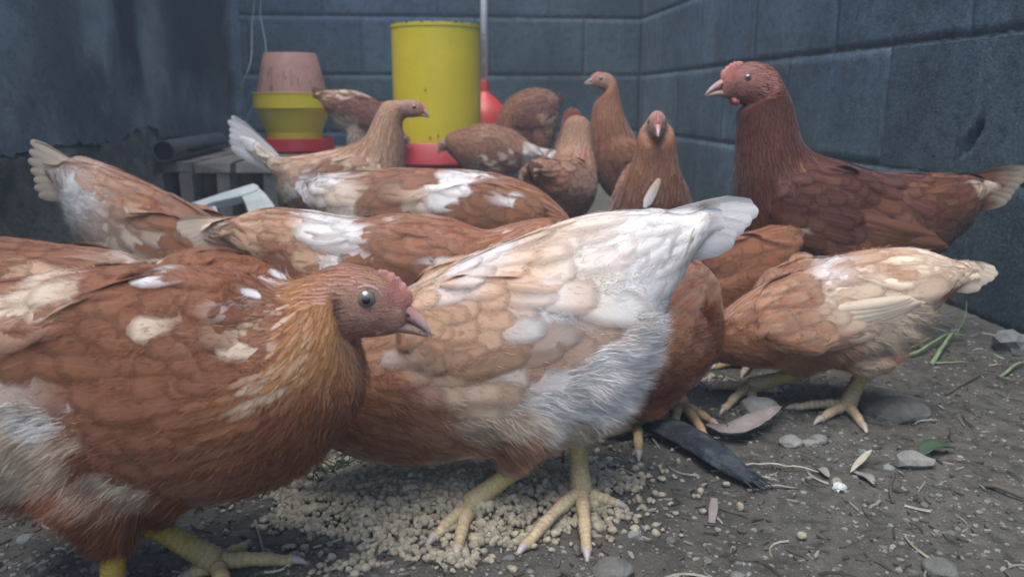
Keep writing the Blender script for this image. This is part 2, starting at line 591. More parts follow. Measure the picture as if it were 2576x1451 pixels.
def block_mesh(L, H, seed, hole=None, nx=25, ny=13):
    """front face in local x (along), y (out of the wall), z (up); origin lower left of the cell"""
    r = np.random.RandomState(seed)
    if hole: nx, ny = 121, 61
    xs, zs = np.linspace(0.0018, L - 0.0018, nx), np.linspace(0.0018, H - 0.0018, ny)
    X, Z = np.meshgrid(xs, zs)
    P = np.stack([X, Z, np.full_like(X, seed * 0.37)], -1).reshape(-1, 3)
    Y = 0.0003 * vnoise(P, 25, seed) + 0.0004 * vnoise(P, 90, seed + 9)
    Y = Y.reshape(X.shape)
    edge = np.minimum(np.minimum(X, L - X), np.minimum(Z, H - Z))
    er = vnoise(P, 60, seed + 3).reshape(X.shape)
    Y -= 0.0003 * np.clip(1 - edge / (0.006 + 0.004 * er), 0, 1) ** 1.5
    X = X + 0.0006 * (edge < 0.004) * er
    Z = Z + 0.0006 * (edge < 0.004) * np.roll(er, 3)
    if hole:
        hx, hz, rx, rz = hole
        q = np.stack([X, Z, np.zeros_like(X)], -1).reshape(-1, 3)
        d = np.sqrt(((X - hx - (Z - hz) * 0.55) / rx) ** 2 + ((Z - hz) / rz) ** 2) + 0.18 * vnoise(q, 110, 8).reshape(X.shape)
        Y -= 0.012 * sstep(1.02, 0.86, d)
        gone = (d < 0.9).ravel()
        Y -= 0.003 * sstep(1.5, 1.0, d)
    front = np.stack([X, Y, Z], -1).reshape(-1, 3)
    n = nx * ny
    F = []
    for j in range(ny - 1):
        for i in range(nx - 1):
            a = j * nx + i
            if hole and gone[a] and gone[a + 1] and gone[a + nx] and gone[a + nx + 1]: continue
            F.append((a, a + 1, a + nx + 1, a + nx))
    ring = list(range(nx)) + [j * nx + nx - 1 for j in range(1, ny)] + [(ny - 1) * nx + i for i in range(nx - 2, -1, -1)] + [j * nx for j in range(ny - 2, 0, -1)]
    back = front[ring].copy()
    back[:, 1] = -0.06
    V = np.vstack([front, back])
    m = len(ring)
    for k in range(m):
        F.append((ring[(k + 1) % m], ring[k], n + k, n + (k + 1) % m))
    return mesh_np('block', V, F)

WALL_H = 1.39
def block_wall(name, label, origin, d, nrm2, length, first, mat, flip, hole=None):
    M['mortar'] = mat
    # local x = d, local y = out of the wall (nrm2), z up
    root = empty(name, (origin[0], origin[1], 0), 0)
    tag(root, label, 'wall')
    mtx = Matrix(((d[0], nrm2[0], 0, origin[0]), (d[1], nrm2[1], 0, origin[1]), (0, 0, 1, 0), (0, 0, 0, 1)))
    root.matrix_world = mtx
    mb = MB()
    nseg = 60
    V = []
    for k in range(nseg + 1):
        for (y, z) in ((-0.058, -0.05), (-0.058, WALL_H), (-0.16, WALL_H), (-0.16, -0.05)):
            V.append((-0.16 + (length + 0.32) * k / nseg, y, z))
    F = []
    for k in range(nseg):
        for j in range(4):
            F.append((k * 4 + j, k * 4 + (j + 1) % 4, k * 4 + 4 + (j + 1) % 4, k * 4 + 4 + j))
    F += [(3, 2, 1, 0), tuple(nseg * 4 + j for j in range(4))]
    mb.add(V, F)
    mm = MB()
    cache = {}
    for c in range(7):
        z0 = -0.01 + 0.2 * c
        s = first[c % 2] % 0.4
        cuts = [0.0] + [x for x in np.arange(s, length, 0.4) if x > 0.04] + [length]
        def bead(p0, p1, ax):
            n_ = max(3, int(abs(p1 - p0) / 0.012))
            V, F = [], []
            for i in range(n_ + 1):
                t = p0 + (p1 - p0) * i / n_
                w = 0.0052 + 0.0008 * rng.random()
                y = -0.0007 + 0.0006 * rng.random()
                for (o_, yy) in ((-w, -0.05), (-w, y - 0.0008), (-w * 0.3, y), (w * 0.4, y), (w, y - 0.0008), (w, -0.05)):
                    V.append((t, yy, ax + o_) if vert is None else (vert + o_, yy, t))
            for i in range(n_):
                for k in range(5):
                    F.append((i * 6 + k, i * 6 + k + 1, i * 6 + 7 + k, i * 6 + 6 + k))
            mm.add(V, F)
        vert = None
        bead(0.0, length, z0)
        for vert in cuts[1:-1]:
            bead(z0, z0 + 0.2, 0)
        for a, b in zip(cuts[:-1], cuts[1:]):
            L = round(b - a, 3)
            if L < 0.03: continue
            h = None
            if hole and hole[0] == c and a < hole[1] < b:
                h = (hole[1] - a, hole[2] - z0, 0.010, 0.026)
            key = (L, rng.randrange(4)) if h is None else 'hole'
            if key not in cache:
                cache[key] = block_mesh(L, 0.2, len(cache) + 11 + flip * 50, h)
                cache[key].materials.append(mat)
            o = link('block', cache[key], mat, root)
            o.location = (a, rng.uniform(-0.0002, 0.0004), z0)
    mb.build('core', mat, root, smooth=False)
    mm.build('mortar', mat, root)
    return root

hp = None
d_ = ray(2443, 348)
t_ = (COR[0] * nR[0] + COR[1] * nR[1]) / (d_[0] * nR[0] + d_[1] * nR[1])
hp = CAM + d_ * t_
hole_s = float((hp[0] - COR[0]) * dR[0] + (hp[1] - COR[1]) * dR[1])
right_wall = block_wall('block_wall', 'blue-grey concrete block wall with a dark hole, behind the tall red hen', COR, dR, nR, 3.9, (1.47, 1.67), M['block'], 0, (1, hole_s, float(hp[2])))
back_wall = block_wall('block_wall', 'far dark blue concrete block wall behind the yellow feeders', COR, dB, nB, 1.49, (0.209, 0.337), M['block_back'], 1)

# rough strip of render in the far left corner
mb = MB()
r_ = np.random.RandomState(5)
V, F = [], []
for k in range(40):
    z = 1.38 * k / 39
    w = 0.045 + 0.006 * r_.normal()
    for (x, y) in ((1.43 - w / 2 * 0, 0.001), (1.43, 0.010 + 0.003 * r_.normal()), (1.43 + w, 0.012 + 0.003 * r_.normal()), (1.43 + w, 0.001)):
        V.append((x + 0.003 * r_.normal(), y, z))
for k in range(39):
    for j in range(3):
        F.append((k * 4 + j, k * 4 + j + 1, k * 4 + 5 + j, k * 4 + 4 + j))
mb.add(V, F)
mb.build('render_strip', M['block'], back_wall)

# ---- plastered left wall on a rubble footing
def wall_hit(u, v):
    d = ray(u, v)
    t = ((COL_ - CAM[:2]) @ nL) / (d[:2] @ nL)
    p = CAM + d * t
    return float((p[:2] - COL_) @ dL), float(p[2])

left_wall = empty('plastered_wall')
left_wall.matrix_world = Matrix(((dL[0], nL[0], 0, COL_[0]), (dL[1], nL[1], 0, COL_[1]), (0, 0, 1, 0), (0, 0, 0, 1)))
tag(left_wall, 'dark stained plaster wall with a jagged crack above its rubble footing, at left', 'wall')
jag = [wall_hit(u, v) for u, v in ((700, 338), (590, 342), (450, 345), (388, 344), (382, 322), (360, 317), (340, 319), (322, 334), (300, 352), (240, 364), (190, 358), (180, 366), (130, 366), (60, 374), (0, 390), (-300, 420), (-700, 430))]
jag.sort()
js, jz = np.array([j[0] for j in jag]), np.array([j[1] for j in jag])
split = wall_hit(384, 300)[0]
def plaster(s0, s1, off, seed):
    ns, nz = int((s1 - s0) / 0.012) + 2, 26
    S = np.linspace(s0, s1, ns)
    P = np.stack([S, S * 0, S * 0 + seed], -1)
    zlo = np.interp(S, js, jz) + 0.004 * vnoise(P, 70, seed) + 0.0016 * np.random.RandomState(seed).normal(size=ns)
    V = []
    for i, s in enumerate(S):
        for k in range(nz):
            f = (k / (nz - 1)) ** 1.6
            V.append((s, 0, zlo[i] + (1.38 - zlo[i]) * f))
    V = np.array(V)
    V[:, 1] = off + 0.004 * vnoise(V, 7, seed + 2) + 0.0015 * vnoise(V, 40, seed + 3)
    bk = V.copy()
    bk[:, 1] = -0.02
    n = len(V)
    F = []
    for i in range(ns - 1):
        for k in range(nz - 1):
            a = i * nz + k
            F.append((a, a + 1, a + nz + 1, a + nz))
        F.append((i * nz, (i + 1) * nz, n + (i + 1) * nz, n + i * nz))
        F.append((i * nz + nz - 1, n + i * nz + nz - 1, n + (i + 1) * nz + nz - 1, (i + 1) * nz + nz - 1))
    for i in (0, ns - 1):
        for k in range(nz - 1):
            a = i * nz + k
            F.append((a, a + 1, n + a + 1, n + a))
    me = mesh_np('plaster_panel', np.vstack([V, bk]), F)
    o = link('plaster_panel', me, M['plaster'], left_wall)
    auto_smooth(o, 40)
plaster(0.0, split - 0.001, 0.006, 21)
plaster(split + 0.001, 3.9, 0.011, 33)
# rubble footing under the plaster
ns, nz = 330, 34
S = np.linspace(-0.02, 3.9, ns)
Zs = np.linspace(-0.05, 0.42, nz)
SS, ZZ = np.meshgrid(S, Zs, indexing='ij')
P = np.stack([SS, SS * 0, ZZ], -1).reshape(-1, 3)
Y = 0.012 + 0.007 * vnoise(P, 16, 50) + 0.004 * vnoise(P, 48, 51) + 0.003 * vnoise(P, 120, 52)
Y = Y + 0.045 * np.clip((np.interp(P[:, 0], js, jz) - 0.02 - P[:, 2]) / 0.2, 0, 1)
Y = Y + 0.05 * np.clip((0.10 - P[:, 2]) / 0.15, 0, 1) ** 1.5
Y = np.where(P[:, 2] > np.interp(P[:, 0], js, jz) - 0.004, np.minimum(Y, -0.008), Y)
P[:, 1] = Y
idx = np.arange(ns * nz).reshape(ns, nz)
FF = np.stack([idx[:-1, :-1], idx[1:, :-1], idx[1:, 1:], idx[:-1, 1:]], -1).reshape(-1, 4)
link('footing', mesh_np('footing', P, FF), M['footing'], left_wall)
mb = MB()
mb.add([(-0.16, -0.022, -0.05), (4.0, -0.022, -0.05), (4.0, -0.022, 1.375), (-0.16, -0.022, 1.375), (-0.16, -0.17, -0.05), (4.0, -0.17, -0.05), (4.0, -0.17, 1.375), (-0.16, -0.17, 1.375)],
       [(0, 1, 2, 3), (7, 6, 5, 4), (3, 2, 6, 7), (0, 3, 7, 4), (1, 5, 6, 2)])
mb.build('core', M['mortar'], left_wall, smooth=False)

# pale and dark bands along the plaster, darkest towards the corner, ragged edges
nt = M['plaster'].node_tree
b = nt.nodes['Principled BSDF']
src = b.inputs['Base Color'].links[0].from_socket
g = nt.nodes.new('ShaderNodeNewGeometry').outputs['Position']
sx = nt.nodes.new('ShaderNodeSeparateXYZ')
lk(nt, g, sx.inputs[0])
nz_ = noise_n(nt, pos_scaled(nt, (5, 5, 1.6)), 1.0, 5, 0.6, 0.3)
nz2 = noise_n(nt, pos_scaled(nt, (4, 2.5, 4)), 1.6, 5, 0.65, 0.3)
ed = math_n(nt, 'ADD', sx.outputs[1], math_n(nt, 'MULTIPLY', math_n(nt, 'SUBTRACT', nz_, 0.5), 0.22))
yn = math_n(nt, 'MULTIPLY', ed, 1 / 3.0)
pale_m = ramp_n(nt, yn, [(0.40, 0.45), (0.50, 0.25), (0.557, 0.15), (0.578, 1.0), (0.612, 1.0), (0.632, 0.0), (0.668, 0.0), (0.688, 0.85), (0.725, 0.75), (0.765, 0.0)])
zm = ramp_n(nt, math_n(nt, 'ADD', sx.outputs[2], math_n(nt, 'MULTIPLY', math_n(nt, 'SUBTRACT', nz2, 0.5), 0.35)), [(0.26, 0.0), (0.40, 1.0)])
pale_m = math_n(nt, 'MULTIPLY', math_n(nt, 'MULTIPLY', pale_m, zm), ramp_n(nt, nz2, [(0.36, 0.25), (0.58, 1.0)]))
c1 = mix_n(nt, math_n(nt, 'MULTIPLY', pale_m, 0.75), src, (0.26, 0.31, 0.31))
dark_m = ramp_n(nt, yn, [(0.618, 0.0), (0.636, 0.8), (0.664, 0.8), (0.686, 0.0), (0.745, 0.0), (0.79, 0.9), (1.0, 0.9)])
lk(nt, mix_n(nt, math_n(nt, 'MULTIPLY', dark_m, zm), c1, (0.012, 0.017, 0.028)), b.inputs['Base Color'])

# ================================================================== FEEDERS AND JUNK
def place_at(u, v, y):
    return at_depth(u, v, y)

def feeder_tall():
    c = at_depth(1102, 360, 2.42)
    z0 = 0.150
    root = empty('poultry_feeder', (c[0], c[1], 0))
    tag(root, 'tall yellow tube feeder on a red pan, in front of the far wall', 'feeder')
    mb = MB()
    r = 0.127
    prof = [(0.0, 0.020), (0.158, 0.014), (0.160, 0.0), (0.168, 0.006), (0.152, 0.062), (0.149, 0.064), (0.146, 0.060), (0.150, 0.024), (0.0, 0.026)]
    mb.lathe([(0.0, -0.004), (0.14, 0.0), (0.182, 0.004), (0.186, 0.010), (0.170, 0.062), (0.167, 0.066), (0.162, 0.063), (0.174, 0.020), (0.0, 0.016)], 64)
    pan = mb.build('pan', M['red'], root, loc=(0, 0, z0 - 0.03))
    auto_smooth(pan)
    mb = MB()
    h0, h1 = z0 + 0.012, 0.512
    mb.lathe([(r, h0), (r + 0.001, (h0 + h1) / 2), (r, h1 - 0.012), (r + 0.002, h1 - 0.010), (r + 0.002, h1), (r - 0.003, h1), (r - 0.004, h0)], 72)
    t = mb.build('tube', M['yellow'], root)
    auto_smooth(t)
    # ragged grime along the rim, thin drips on the outside
    mb = MB()
    q = random.Random(3)
    for k in range(70):
        a = q.uniform(0, 2 * math.pi)
        w = q.uniform(0.002, 0.007) / r
        hh = q.uniform(0.001, 0.005)
        rr = r + 0.0026
        V = []
        for i in range(4):
            aa = a + w * (i / 3 - 0.5)
            V.append((rr * math.cos(aa), rr * math.sin(aa), h1 + 0.0006))
        for i in range(4):
            aa = a + w * (i / 3 - 0.5)
            V.append((rr * math.cos(aa), rr * math.sin(aa), h1 - hh * (0.4 + 0.6 * q.random())))
        mb.add(V, [(i, i + 1, 5 + i, 4 + i) for i in range(3)])
    for (du, z) in ((-0.010, 0.20), (0.012, 0.205), (-0.02, 0.33)):
        a = -math.pi / 2 + du / r
        V = [((r + 0.002) * math.cos(a + x), (r + 0.002) * math.sin(a + x), z + dz) for x, dz in ((-0.02, 0), (0, -0.008), (0.016, 0.001), (0.004, 0.006))]
        mb.add(V, [(0, 1, 2, 3)])
    mb.build('grime', M['grime'], t)["kind"] = "stuff"
    mb = MB()
    mb.lathe([(0.0, z0 - 0.03), (0.02, z0 - 0.03), (0.02, z0 + 0.02), (0.10, z0 + 0.02), (0.0, z0 + 0.08)], 24)
    mb.build('cone', M['red'], root)
    # the paver it stands on
    mb = MB()
    mb.box((c[0], c[1], 0.056), (0.24, 0.24, 0.116), 0.1)
    o = mb.build('paver', M['stone'], smooth=False)
    tag(o, 'grey concrete paver under the tall yellow feeder', 'paver')
feeder_tall()

def feeder_small():
    c = at_depth(742, 345, 2.45)
    zt = 0.153
    root = empty('poultry_feeder', (c[0], c[1], 0))
    tag(root, 'short yellow feeder on a red pan with a pink pot upturned in it', 'feeder')
    mb = MB()
    mb.lathe([(0.0, zt), (0.105, zt), (0.116, zt + 0.006), (0.112, zt + 0.040), (0.108, zt + 0.042), (0.105, zt + 0.038), (0.106, zt + 0.014), (0.0, zt + 0.012)], 56)
    auto_smooth(mb.build('pan', M['red'], root))
    mb = MB()
    mb.lathe([(0.0, zt + 0.02), (0.082, zt + 0.02), (0.083, zt + 0.055), (0.081, zt + 0.056), (0.083, zt + 0.062), (0.108, zt + 0.125), (0.114, zt + 0.128), (0.114, zt + 0.168), (0.116, zt + 0.170), (0.113, zt + 0.171), (0.110, zt + 0.130), (0.079, zt + 0.062), (0.0, zt + 0.06)], 56)
    auto_smooth(mb.build('bowl', M['yellow'], root), 28)
    mb = MB()
    mb.lathe([(0.104, zt + 0.140), (0.100, zt + 0.175), (0.088, zt + 0.230), (0.076, zt + 0.279), (0.074, zt + 0.283), (0.0, zt + 0.285)], 56)
    o = mb.build('plastic_pot', M['pink'], None, loc=(c[0], c[1], 0))
    auto_smooth(o)
    tag(o, 'dusty pink plastic pot upturned in the short yellow feeder', 'pot')
    mb = MB()
    q = random.Random(8)
    for k in range(26):
        a = q.uniform(math.pi, 2 * math.pi)
        z1 = zt + q.uniform(0.18, 0.25)
        hh = q.uniform(0.006, 0.05)
        w = q.uniform(0.006, 0.02)
        V = []
        for (da, z) in ((-w, z1), (w, z1), (w * 0.4, z1 - hh), (-w * 0.5, z1 - hh)):
            rr = np.interp(z - zt, [0.14, 0.175, 0.23, 0.279], [0.104, 0.1, 0.088, 0.076]) + 0.0012
            V.append((rr * math.cos(a + da), rr * math.sin(a + da), z))
        mb.add(V, [(0, 1, 2, 3)])
    mb.build('grime', M['grime'], o)["kind"] = "stuff"
feeder_small()

def bell_drinker():
    c = at_depth(1219, 300, 2.78)
    root = empty('bell_drinker', (c[0], c[1], 0))
    tag(root, 'red bell drinker hanging from a white pipe behind the tall feeder', 'drinker')
    ztop = at_depth(1219, 204, 2.78)[2]
    mb = MB()
    mb.lathe([(0.0, ztop), (0.015, ztop), (0.0165, ztop - 0.035), (0.022, ztop - 0.043), (0.045, ztop - 0.062), (0.068, ztop - 0.088), (0.080, ztop - 0.118), (0.086, ztop - 0.19), (0.128, ztop - 0.215), (0.134, ztop - 0.20), (0.137, ztop - 0.20), (0.137, ztop - 0.235), (0.08, ztop - 0.245), (0.0, ztop - 0.24)], 56)
    auto_smooth(mb.build('bell', M['bell'], root), 30)
    mb = MB()
    mb.tube([(0, 0, ztop - 0.01), (0.001, 0, 0.7), (0.0, 0.0, 1.0), (0, 0, 1.4)], 0.0115, 16)
    p = mb.build('pipe', M['pvc'], root)
    # line of small print running up the pipe
    q = random.Random(2)
    mb = MB()
    z = ztop + 0.012
    while z < ztop + 0.135:
        hgt = q.uniform(0.0018, 0.005)
        if not (ztop + 0.058 < z < ztop + 0.070):
            w = q.uniform(0.0016, 0.0028)
            rr = 0.0118
            for a0 in (-math.pi / 2 - 0.12,):
                V = [(rr * math.cos(a0 - w / rr), rr * math.sin(a0 - w / rr), z), (rr * math.cos(a0 + w / rr), rr * math.sin(a0 + w / rr), z), (rr * math.cos(a0 + w / rr), rr * math.sin(a0 + w / rr), z + hgt * 0.6), (rr * math.cos(a0 - w / rr), rr * math.sin(a0 - w / rr), z + hgt * 0.6)]
                mb.add(V, [(0, 1, 2, 3)])
        z += hgt
    V = []
    rr = 0.0118
    for (da, dz) in ((0, 0.139), (0.22, 0.145), (0, 0.152), (-0.22, 0.145)):
        V.append((rr * math.cos(-math.pi / 2 - 0.12 + da), rr * math.sin(-math.pi / 2 - 0.12 + da), ztop + dz))
    mb.add(V, [(0, 1, 2, 3)])
    mb.build('print', M['ink'], p)
bell_drinker()

def pallet():
    root = empty('wooden_pallet', (-0.68, 2.3, 0))
    tag(root, 'low grey wooden pallet by the plaster wall under the black pipe', 'pallet')
    q = random.Random(6)
    x = -0.885
    k = 0
    while x < -0.42:
        w = q.uniform(0.082, 0.092)
        mb = MB()
        n = 12
        V = []
        y0, y1 = 1.99 + q.uniform(-0.02, 0.03), 2.76
        th = 0.024
        for i in range(n + 1):
            f = i / n
            yy = y0 + (y1 - y0) * f
            sk = -0.05 * f
            e0, e1 = q.uniform(-0.002, 0.002), q.uniform(-0.002, 0.002)
            if i == 0 and k == 0: e0 += 0.02
            for (xx, zz) in ((x + e0, 0), (x + w + e1, 0), (x + w + e1, th), (x + e0, th)):
                V.append((xx + sk + 0.68, yy - 2.3 + (0.012 * q.random() if i == 0 else 0), 0.128 + zz + q.uniform(-0.0012, 0.0012)))
        F = []
        for i in range(n):
            for j in range(4):
                F.append((i * 4 + j, i * 4 + (j + 1) % 4, i * 4 + 4 + (j + 1) % 4, i * 4 + 4 + j))
        F += [(3, 2, 1, 0), tuple(n * 4 + j for j in range(4))]
        mb.add(V, F)
        o = mb.build('plank', M['wood'], root, smooth=False)
        x += w + q.uniform(0.006, 0.014)
        k += 1
    for xx in (-0.880, -0.806, -0.715, -0.60, -0.47):
        for yy in (2.035, 2.38, 2.70):
            mb = MB()
            mb.box((xx + 0.68 - 0.05 * (yy - 2) / 0.7, yy - 2.3, 0.063), (0.032, 0.07, 0.126), 0.05, 0.002, q)
            mb.build('post', M['wood'], root, smooth=False)
    for yy in (2.12, 2.6):
        mb = MB()
        mb.box((-0.01, yy - 2.3, 0.062), (0.44, 0.018, 0.124), 0.0, 0.002, q)  # dark panel stands in for the shade and reddish soil under the planks
        o = mb.build('shade_panel', M['dark_brown'], root, smooth=False)
        o['label'] = 'dark brown panel standing in for shade and reddish soil under the planks'
pallet()

def pipe_piece():
    a, b = np.array([-0.850, 1.985, 0.180]), np.array([-0.905, 2.52, 0.180])
    root = empty('black_pipe', tuple((a + b) / 2))
    tag(root, 'short length of split black plastic pipe lying on the pallet', 'pipe')
    ax = b - a
    ln = np.linalg.norm(ax)
    ax /= ln
    s = np.cross(ax, [0, 0, 1.0])
    s /= np.linalg.norm(s)
    up = np.cross(s, ax)
    n, m = 40, 24
    V, F = [], []
    q = np.random.RandomState(4)
    for i in range(m + 1):
        f = i / m
        gap = 0.03 + 0.55 * sstep(0.10, 0.30, f) * (1 - 0.4 * sstep(0.6, 1.0, f)) + 0.03 * q.normal() * (f > 0.08)
        a0 = -0.15                       # the slit faces the pen
        for rr in (0.0265, 0.0240):
            for k in range(n + 1):
                th = a0 + gap / 2 + (2 * math.pi - gap) * k / n
                V.append((a + ax * ln * f + (s * math.cos(th) + up * math.sin(th)) * rr) - (a + b) / 2)
    N = n + 1
    for i in range(m):
        for k in range(n):
            o0, o1 = i * 2 * N, (i + 1) * 2 * N
            F.append((o0 + k, o0 + k + 1, o1 + k + 1, o1 + k))
            F.append((o0 + N + k, o1 + N + k, o1 + N + k + 1, o0 + N + k + 1))
        for k in (0, n):
            F.append((o0 + k, o1 + k, o1 + N + k, o0 + N + k))
    for o0 in (0, m * 2 * N):
        for k in range(n):
            F.append((o0 + k, o0 + N + k, o0 + N + k + 1, o0 + k + 1))
    me = mesh_np('wall', np.array(V), F)
    o = link('pipe_wall', me, M['blackpipe'], root)
    auto_smooth(o, 40)
pipe_piece()

def white_frame():
    """the overturned plastic piece beside the pallet"""
    def P(u, v):
        y = 1.78 - 0.26 * (v - 465) / 180.0
        return at_depth(u, v, y)
    nrm_ = np.cross(P(640, 470) - P(500, 520), P(640, 600) - P(640, 470))
    nrm_ /= np.linalg.norm(nrm_)
    if nrm_[1] < 0: nrm_ = -nrm_
    root = empty('plastic_stand', tuple(on_ground(640, 650)))
    tag(root, 'white moulded plastic stand with an opening, leaning below the pallet', 'plastic stand')
    base = np.array(root.location)
    def slab(name, pts, th, lift=0.0):
        A = [P(*p) - base - nrm_ * lift for p in pts]
        B = [a + nrm_ * th for a in A]
        n = len(A)
        F = [tuple(range(n))[::-1], tuple(range(n, 2 * n))]
        for i in range(n):
            F.append((i, (i + 1) % n, n + (i + 1) % n, n + i))
        mb = MB()
        mb.add(A + B, F)
        o = mb.build(name, M['whiteplastic'], root, smooth=False)
        md = o.modifiers.new('bevel', 'BEVEL')
        md.width = 0.003
        md.segments = 2
    slab('rail', [(440, 530), (483, 513), (560, 488), (638, 464), (652, 470), (648, 482), (600, 497), (540, 510), (500, 524), (455, 545)], 0.022, 0.004)
    slab('side_panel', [(606, 492), (650, 470), (668, 486), (690, 515), (720, 600), (728, 650), (640, 650), (636, 590), (626, 540), (616, 510)], 0.014)
    slab('foot_bar', [(470, 540), (500, 526), (542, 516), (552, 540), (560, 580), (566, 650), (520, 650), (500, 590)], 0.014)
white_frame()

for k, pts in enumerate((((640, -60), (640, 0), (634, 70), (633, 130), (628, 165), (612, 205), (606, 240), (597, 262)), ((652, -60), (656, 0), (655, 40), (668, 110), (668, 160), (660, 195), (645, 235), (630, 280), (617, 312)))):
    mb = MB()
    P3 = catmull([at_depth(u, v, 2.62 + 0.03 * k + 0.05 * math.sin(i)) for i, (u, v) in enumerate(pts)], 6)
    P3 = np.vstack([[P3[0][0] + 0.01, P3[0][1], 1.5], P3])
    mb.tube(P3, 0.0012, 6)
    o = mb.build('string', M['string'])
    tag(o, ('shorter of two pale strings hanging in front of the dark corner', 'longer of two pale strings hanging beside the short feeder')[k], 'string', 'strings hanging in the corner')

# ================================================================== HENS
BR = np.array((0.250, 0.098, 0.050))
RB = np.array((0.100, 0.028, 0.020))
DK = np.array((0.085, 0.030, 0.020))
LB = np.array((0.375, 0.195, 0.112))
BUFF = np.array((0.56, 0.345, 0.225))
CREAM = np.array((0.66, 0.535, 0.405))
WH = np.array((0.78, 0.755, 0.735))
GOLD = np.array((0.35, 0.165, 0.066))
SKIN = np.array((0.42, 0.245, 0.190))
PINK = np.array((0.41, 0.165, 0.140))

HEAD_RINGS = np.array([  # x, top, bottom, half width   (eye to beak tip = 1)
    (-0.80, 0.02, -0.24, 0.08), (-0.70, 0.17, -0.46, 0.21), (-0.45, 0.325, -0.62, 0.305), (-0.18, 0.370, -0.63, 0.325),
    (0.08, 0.345, -0.585, 0.290), (0.26, 0.275, -0.52, 0.230), (0.42, 0.175, -0.46, 0.180), (0.56, 0.065, -0.42, 0.138)])
SKULL_X, SKULL_Z = [-0.45, -0.18, 0.08, 0.26, 0.40, 0.52, 0.60], [0.325, 0.37, 0.345, 0.275, 0.175, 0.08, 0.03]
FV = np.array([0.0, 0.22, 0.46, 0.70, 0.89, 1.0])
FW_ROUND = np.array([0.45, 0.86, 1.0, 0.95, 0.66, 0.16])
FW_POINT = np.array([0.45, 0.90, 1.0, 0.74, 0.36, 0.04])

def long_feather(name, parent, base, d, n, L, W, bend, c0, c1, seed, pts=None, nrs=None, tipw=0.62, camber=0.2, edge_dark=0.14, blend=(0.25, 0.85)):
    """one big quill feather with its own mesh"""
    vs = np.array([0, 0.12, 0.3, 0.5, 0.68, 0.82, 0.92, 0.98, 1.0])
    ws = np.array([0.30, 0.62, 0.86, 0.97, 1.0, 0.95, tipw + 0.06, 0.44, 0.12])
    us = np.array([-1, -0.5, 0, 0.5, 1.0])
    d = nrm(np.asarray(d, float)); n = np.asarray(n, float); n = nrm(n - d * (n @ d))
    V, C, U = [], [], []
    r = np.random.RandomState(seed)
    rid = r.rand()
    for i, v in enumerate(vs):
        if pts is None:
            c = base + d * L * v - n * bend * L * v * v
            nn, dd = n, nrm(d - 2 * n * bend * v)
        else:
            k = v * (len(pts) - 1)
            i0 = min(int(k), len(pts) - 2)
            c = pts[i0] * (1 - k + i0) + pts[i0 + 1] * (k - i0)
            nn = nrm(nrs[i0] * (1 - k + i0) + nrs[i0 + 1] * (k - i0))
            dd = nrm(pts[i0 + 1] - pts[i0])
        s = nrm(np.cross(nn, dd))
        for u in us:
            V.append(c + s * u * W * ws[i] - nn * (camber * W * ws[i] * u * u))
            f = sstep(blend[0], blend[1], np.array(v + 0.12 * abs(u)))
            C.append((np.asarray(c0) * (1 - f) + np.asarray(c1) * f) * (1 - edge_dark * u * u))
            U.append((u, v, rid))
    F = []
    m = len(us)
    for i in range(len(vs) - 1):
        for k in range(m - 1):
            F.append((i * m + k, i * m + k + 1, (i + 1) * m + k + 1, (i + 1) * m + k))
    return link(name, mesh_np(name, np.array(V), np.array(F), np.array(C), np.array(U)), M['quill'], parent)

HEN_GROUP = 'hens crowding the pen'

